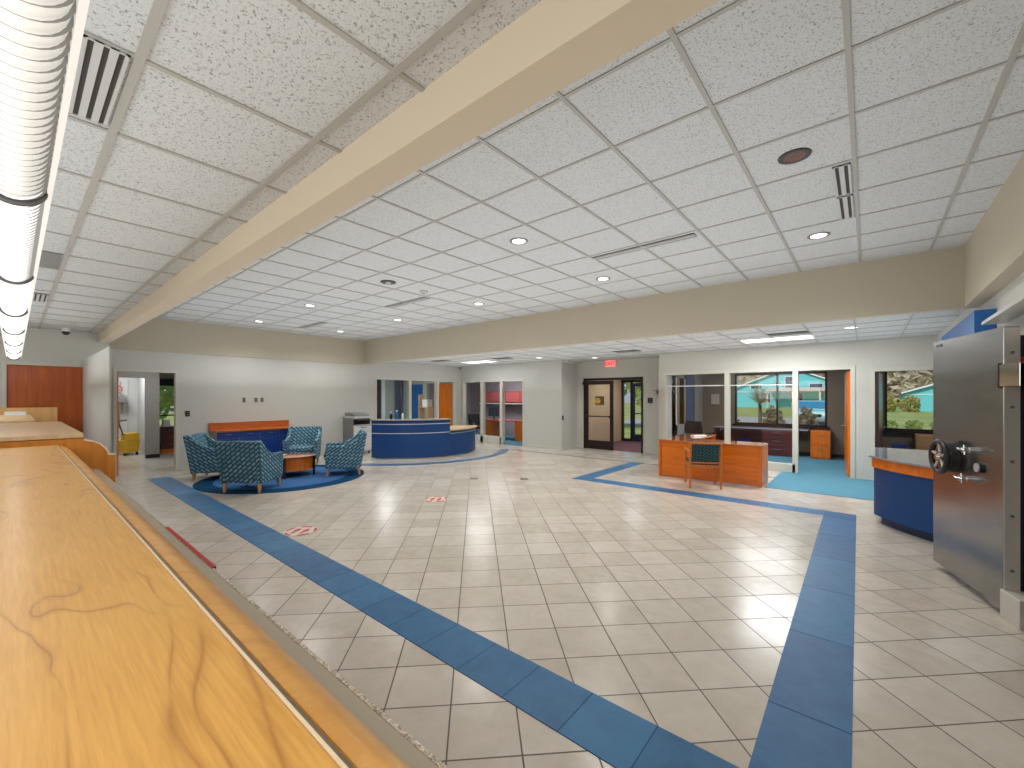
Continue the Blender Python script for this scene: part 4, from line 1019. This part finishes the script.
for k in range(3):
    bm = B(); bx(bm, .5, .52, .02, .43, .12+.205*k, .31+.205*k); d = obj('drawer', bm, MAROON, bc)
    bm = B(); cyl(bm, (.535, .17, .24+.205*k), (.535, .28, .24+.205*k), .006, seg=8); obj('handle', bm, CHROME, d)
bm = B(); bx(bm, -.12, .12, -.1, .1, 0, .05); bx(bm, -.1, .1, -.08, .08, .05, .2); tag(obj('coffee_tin', bm, WHITE, loc=(-15.85, 2.9, .742), bevel=.01), 'white container on top of the maroon cabinet', 'container')

# ------------------------------------------------------------------ outside
GR = mat('lawn', lin(140, 160, 80), .9); t = NT(GR); t.base(t.ramp(t.noise(t.coord(), .35, 5, .7), [(.3, lin(118, 142, 66)), (.7, lin(186, 192, 116))]))
bm = B(); plate(bm, -60, 60, 14.7, 120, -.15); plate(bm, -60, -17.7, -40, 14.7, -.15); struct('ground', bm, GR)
ASPH = mat('pavement', lin(176, 176, 172), .9); 
bm = B(); bx(bm, -14, .2, 26, 42, -.1499, -.149); struct('ground', bm, ASPH)
TEAL = mat('teal_siding', lin(104, 196, 204), .7); t = NT(TEAL); x, y, z = t.sep(t.coord())
fz = t.math('FRACT', t.math('MULTIPLY', z, 5)); t.base(t.mix(t.math('LESS_THAN', fz, .08), lin(108, 200, 208), lin(70, 156, 168)))
ROOF = mat('roof_shingle', lin(140, 120, 106), .9)
TRIMW = mat('white_house_trim', lin(222, 228, 226), .6)
WIND = mat('dark_house_window', lin(50, 66, 84), .2)
def house(label, x0, x1, y0, y1, h, rh, axis='Y', wins=()):
    t = thing('house', label, 'building', (0, 0, -.15))
    bm = B(); bx(bm, x0, x1, y0, y1, 0, h)
    xm = (x0+x1)/2; ym = (y0+y1)/2
    if axis == 'Y': extr(bm, [(x0, h), (x1, h), (xm, h+rh)], 'Y', y0, y1)
    else: extr(bm, [(y0, h), (y1, h), (ym, h+rh)], 'X', x0, x1)
    obj('wall', bm, TEAL, t)
    o_ = .4
    bm = B()
    if axis == 'Y': prf = [(x0-o_, h-.12), (xm, h+rh), (x1+o_, h-.12), (x1+o_, h+.05), (xm, h+rh+.18), (x0-o_, h+.05)]; extr(bm, prf, 'Y', y0-.4, y1+.4)
    else: prf = [(y0-o_, h-.12), (ym, h+rh), (y1+o_, h-.12), (y1+o_, h+.05), (ym, h+rh+.18), (y0-o_, h+.05)]; extr(bm, prf, 'X', x0-.4, x1+.4)
    obj('roof', bm, ROOF, t)
    if axis == 'Y':
        bm = B(); extr(bm, [(x0-o_, h-.18), (xm, h+rh-.06), (x1+o_, h-.18), (x1+o_, h+.02), (xm, h+rh+.14), (x0-o_, h+.02)], 'Y', y0-.46, y0-.4); obj('gable_trim', bm, TRIMW, t)
    for wx, wz, ww, wh_ in wins:
        bm = B(); bx(bm, wx-ww/2-.08, wx+ww/2+.08, y0-.06, y0-.01, wz-wh_/2-.08, wz+wh_/2+.08); f = obj('window', bm, TRIMW, t)
        bm = B(); bx(bm, wx-ww/2, wx+ww/2, y0-.08, y0-.06, wz-wh_/2, wz+wh_/2); obj('pane', bm, WIND, f)
    bm = B(); bx(bm, x0, x1, y0-.12, y0, 2.5, 2.62) if h > 3 else bx(bm, x0, x1, y0-.05, y0, h-.3, h-.2); obj('belt_trim', bm, TRIMW, t)
house('tall teal house with steep gable opposite the right office window', -17.3, -1.9, 80, 92, 3.2, 3.3, 'Y', [(-14.2, 3.45, 1.6, .7), (-9.4, 4.0, 1.4, 1.9), (-6.1, 3.45, 1.6, .7), (-13, 1.6, 1.6, 1.5), (-8.6, 1.6, 1.6, 1.5)])
house('low teal house standing left behind the tall gabled house', -26.5, -18.2, 82, 92, 2.9, 2.0, 'Y', [(-20.5, 1.9, 1.1, 1.2)])
house('teal side building with long eave seen in the second office window', 3.5, 15.5, 70, 82, 2.3, 2.2, 'Y', [(6.4, 1.9, .8, .6)])
bm = B(); extr(bm, [(77, 2.5), (79.8, 3.0), (79.8, 3.1), (77, 2.65)], 'X', -12.5, -2)
for x in (-12.2, -8.8, -5.4, -2.2): bx(bm, x-.12, x+.12, 77.1, 77.35, -.15, 2.55)
tag(obj('porch', bm, mat('porch_paint', lin(206, 190, 180), .7)), 'pale porch with posts in front of the tall teal house', 'porch')
# foliage: leaf cards clusters as real geometry
def foliage(cols, name='leaves'):
    m = mat(name, lin(*cols[0]), .8); t = NT(m)
    t.base(t.ramp(t.noise(t.coord(), 3.5, 4, .7), [(.35, lin(*cols[1])), (.65, lin(*cols[0]))]))
    tr = t.n.new('ShaderNodeBsdfTranslucent'); tr.inputs[0].default_value = lin(*cols[0]); mx = t.n.new('ShaderNodeMixShader'); mx.inputs[0].default_value = .5
    out = [q for q in t.n if q.type == 'OUTPUT_MATERIAL'][0]; t.link(t.b.outputs[0], mx.inputs[1]); t.link(tr.outputs[0], mx.inputs[2]); t.link(mx.outputs[0], out.inputs[0]); return m
def tree(x, y, h, r, label, m, n=420, trunk=True, squash=.8, ls=.16):
    low = not trunk
    t = thing('tree' if trunk else 'shrub', label, 'tree' if trunk else 'shrub', (x, y, -.15))
    bm = B(); rr = random.Random(int(x*91+y*13))
    for i in range(n):
        u = rr.random()*2*PI; v = math.acos(2*rr.random()-1); k = r*(.55+.45*rr.random())
        sq = squash if not low else (h*.62)/r; c = Vector((k*math.sin(v)*math.cos(u), k*math.sin(v)*math.sin(u), (h*(.42 if low else .36)+k*sq*math.cos(v)) if (low or h > 10) else h-r*squash+k*squash*math.cos(v)))
        if h > 10 and not low: c.z = max(.3, h*.52+k*(h*.5/r)*math.cos(v))
        if c.z < .02: c.z = .05
        a = Vector((rr.uniform(-1, 1), rr.uniform(-1, 1), rr.uniform(-1, 1))).normalized(); b = a.orthogonal().normalized()
        s = ls*(.6+rr.random())
        bm.faces.new([bm.verts.new(c+a*s), bm.verts.new(c+b*s*.6), bm.verts.new(c-a*s), bm.verts.new(c-b*s*.6)])
    obj('crown', bm, m, t)
    if trunk:
        bm = B(); cyl(bm, (0, 0, 0), (.05, 0, h-r*.8), .14*h/5, .07*h/5, 10)
        for k in range(5):
            a = 2*PI*k/5; cyl(bm, (.03, 0, h*.45), (r*.6*math.cos(a), r*.6*math.sin(a), h-r*.5), .05, .02, 7)
        obj('trunk', bm, mat('bark', lin(96, 84, 72), .9), t)
    return t
GL = foliage([(190, 204, 126), (98, 134, 70)]); DRY = foliage([(176, 164, 140), (110, 104, 86)], 'dry'); YG = foliage([(206, 196, 110), (132, 134, 70)], 'yellow'); BR = foliage([(236, 228, 212), (196, 186, 170)], 'bare')
nm = ['between the teal houses', 'behind the tall teal house', 'right of the tall teal house', 'behind the side building', 'far right of the side building']
for i, (x, y) in enumerate(((-27, 104), (-16.5, 104), (-6, 104), (4.5, 104), (15, 104))):
    tree(x, y, 14, 4.7, 'grey-brown bare tree in the distance, '+nm[i], BR, 1500, ls=.7)
for i, (x, y) in enumerate(((-22, 122), (-11.2, 122), (-.4, 122), (10.4, 122), (21.2, 122))):
    tree(x, y, 17, 4.8, 'taller grey-brown tree in the farthest row, '+nm[i], BR, 1300, ls=.8)
for i, (x, y) in enumerate(((1.6, 66), (3.7, 66.6))):
    tree(x, y, 1.9, .95, 'low yellowish bush on the lawn, '+['left', 'right'][i]+' one of two by the side building', YG, 300, False, .8, .2)
for i, x in enumerate((.9, 1.9, 2.9, 3.9)):
    tree(x, 31.5, .5, .38, 'small green tuft in the lawn strip, '+['leftmost', 'second from left', 'third from left', 'rightmost'][i]+' of four', GL, 160, False, .7, .09)
for i, x in enumerate((-4.4, -2.8, -1.75)):
    tree(x, 19, 1.35, .4, 'dry ornamental grass clump outside the office window, '+['left of the yucca', 'right of the yucca', 'rightmost'][i], DRY, 300, False, 1.2, .1)
# spiky yucca
yu = thing('yucca_plant', 'spiky yucca plant outside the right office window', 'plant', (-3.45, 20.2, -.15))
bm = B(); cyl(bm, (0, 0, 0), (0, 0, 1.5), .08, .06, 8); obj('trunk', bm, mat('yucca_bark', lin(110, 100, 84), .9), yu)
bm = B(); rr = random.Random(3)
for i in range(110):
    u = rr.random()*2*PI; e = rr.uniform(-.2, 1.4); L_ = rr.uniform(.6, 1.0)
    d = Vector((math.cos(u)*math.cos(e), math.sin(u)*math.cos(e), math.sin(e))); s = d.cross(Vector((0, 0, 1))).normalized()*.035 if abs(d.z) < .99 else Vector((.035, 0, 0))
    c = Vector((0, 0, 1.5)); bm.faces.new([bm.verts.new(c-s), bm.verts.new(c+s), bm.verts.new(c+d*L_)])
obj('leaves', bm, foliage([(190, 190, 150), (110, 124, 84)], 'yucca'), yu)
# hedge seen through entrance and utility window
for i, (x, y, h, r) in enumerate(((-12.2, 22, 4.2, 1.9), (-8.1, 22, 4.0, 1.9), (-16.3, 22, 4.4, 1.9))):
    tree(x, y, h, r, 'leafy green tree outside the entrance, '+['middle', 'right', 'left'][i]+' of three', GL, 700, ls=.22)
for i, (x, y, h, r) in enumerate(((-22, 3.0, 3.6, 1.8), (-22, 6.9, 3.9, 1.9))):
    tree(x, y, h, r, 'green tree outside the utility room window, '+['nearer the window', 'set farther right'][i], GL, 700, ls=.2)
# parked van
vn = thing('parked_van', 'pale teal van parked outside the right office window', 'vehicle', (-2.75, 34.5, -.149), 0); vn.scale = (1, 1, .84)
bm = B(); prf = [(-2.3, .35), (2.1, .35), (2.2, .75), (2.15, 1.0), (1.3, 1.15), (.75, 1.75), (.5, 1.8), (-2.1, 1.8), (-2.3, 1.6)]
extr(bm, prf, 'X', -.9, .9)
for q in bm.verts: q.co.y = -q.co.y
obj('body', bm, mat('van_paint', lin(170, 222, 220), .25, coat=.4), vn, bevel=.05)
bm = B(); v = [(-.78, -1.24, 1.2), (.78, -1.24, 1.2), (.72, -.80, 1.72), (-.72, -.80, 1.72)]; bm.faces.new([bm.verts.new(p) for p in v]); bmesh.ops.translate(bm, verts=bm.verts, vec=(0, -.04, .03)); obj('windshield', bm, mat('van_glass', lin(52, 128, 168), .1), vn)
bm = B(); bx(bm, -.55, .55, -2.22, -2.18, .62, .82); obj('grille', bm, BLACK, vn)
for s in (-1, 1):
    bm = B(); cyl(bm, (s*.7, -2.16, .78), (s*.7, -2.24, .78), .1, seg=18); obj('headlight', bm, WHITE, vn)
bm = B(); bx(bm, -.92, .92, -2.28, -2.15, .35, .5); obj('bumper', bm, GREYP, vn)
for sx in (-1, 1):
    for yy in (-1.45, 1.5):
        bm = B(); cyl(bm, (sx*.72, yy, .34), (sx*.92, yy, .34), .34, seg=24); wl = obj('wheel', bm, BLACK, vn)
        bm = B(); cyl(bm, (sx*.92, yy, .34), (sx*.93, yy, .34), .19, seg=18); obj('hubcap', bm, OFFW, wl)

# ------------------------------------------------------------------ lights
def area(name, loc, sx, sy, power, rot=(0, 0, 0), col=(.97, .99, 1)):
    l = bpy.data.lights.new(name, 'AREA'); l.shape = 'RECTANGLE'; l.size = sx; l.size_y = sy; l.energy = power; l.color = col
    o = bpy.data.objects.new(name, l); C.objects.link(o); o.location = loc; o.rotation_euler = rot; return o
def spot(loc, power, size=150):
    l = bpy.data.lights.new('downlight_lamp', 'SPOT'); l.energy = power; l.spot_size = math.radians(size); l.spot_blend = .8; l.shadow_soft_size = .07; l.color = (1, .975, .94)
    o = bpy.data.objects.new('downlight_lamp', l); C.objects.link(o); o.location = loc; return o
UP = (PI, 0, 0)
# unseen fill areas added above eye level to wash the ceilings
area('ceiling_fill_main', (-5.4, 3.95, 1.85), 11.8, 5.3, 122, UP)
area('ceiling_fill_low', (-5.3, 8.7, 1.8), 12, 3.6, 70, UP)
area('ceiling_fill_teller', (-4.7, -.35, 1.8), 9.8, 1.4, 46, UP)
for i, x in enumerate(UX):
    spot((x, 5.4, ZM-.03), 88)
    if i in (1, 3, 4): spot((x, 3.51, ZM-.03), 88)
for x, y, l_ in lows: spot((x, y, ZL-.03), 48)
area('troffer_lamp', (-1.33, 9.4, ZL-.02), 1.1, .5, 75)
area('troffer_lamp', (-9.4, 9.5, ZL-.02), 1.1, .5, 22)
area('teller_fill', (.3, -.75, 2.7), .9, .9, 15)  # unseen areas added to brighten the teller side, no fixtures modelled
area('teller_fill', (-8.6, -.95, 2.7), .8, .6, 26)
area('teller_fill', (-4.8, -1.0, 2.7), .8, .5, 12)
area('office_lamp', (-2.0, 12.4, 2.6), 1.2, .6, 48)
area('office_lamp', (1.6, 12.4, 2.6), 1.2, .6, 26)
area('office_lamp', (-13.3, 8.8, 2.6), 1.2, .6, 45)
area('office_lamp', (-11, 12.2, 2.6), 1.2, .6, 45)
area('vestibule_lamp', (-5.6, 13.1, 2.55), 1.0, .6, 30)
area('utility_lamp', (-13.2, 2.2, 2.6), 1.0, .6, 26)
area('utility_lamp', (-15.8, 1.7, 2.6), .5, .5, 30)
area('back_fill', (-1.5, -1.3, 2.0), 5, 1.2, 42, (math.radians(78), 0, 0))  # unseen fill added behind the counter, no fixture
s = bpy.data.lights.new('sun', 'SUN'); s.energy = 2.6; s.angle = .1; s.color = (1, .96, .9)
o = bpy.data.objects.new('sun', s); C.objects.link(o); o.rotation_euler = (math.radians(52), 0, math.radians(-25))
w = bpy.data.worlds.new('World'); bpy.context.scene.world = w; w.use_nodes = True
nt = w.node_tree; sky = nt.nodes.new('ShaderNodeTexSky'); sky.sky_type = 'HOSEK_WILKIE'; sky.turbidity = 6
sky.sun_direction = Vector((.2, -.5, .7)).normalized()
bgn = nt.nodes['Background']; nt.links.new(sky.outputs[0], bgn.inputs[0]); bgn.inputs[1].default_value = 2.8

# ------------------------------------------------------------------ camera
cd = bpy.data.cameras.new('camera'); cd.sensor_width = 36; cd.lens = 421/1024*36; cd.clip_start = .02; cd.clip_end = 400
cd.shift_y = (396.74-384)/1024
co = bpy.data.objects.new('camera', cd); C.objects.link(co); co.location = (0, 0, 1.626); co.rotation_euler = (PI/2, 0, math.radians(40.2))
bpy.context.scene.camera = co
sc = bpy.context.scene
sc.view_settings.view_transform = 'Standard'; sc.view_settings.look = 'None'; sc.view_settings.exposure = 0
sc.cycles.use_denoising = True; sc.cycles.max_bounces = 8; sc.cycles.diffuse_bounces = 5; sc.cycles.transparent_max_bounces = 16
sc.cycles.sample_clamp_indirect = 8
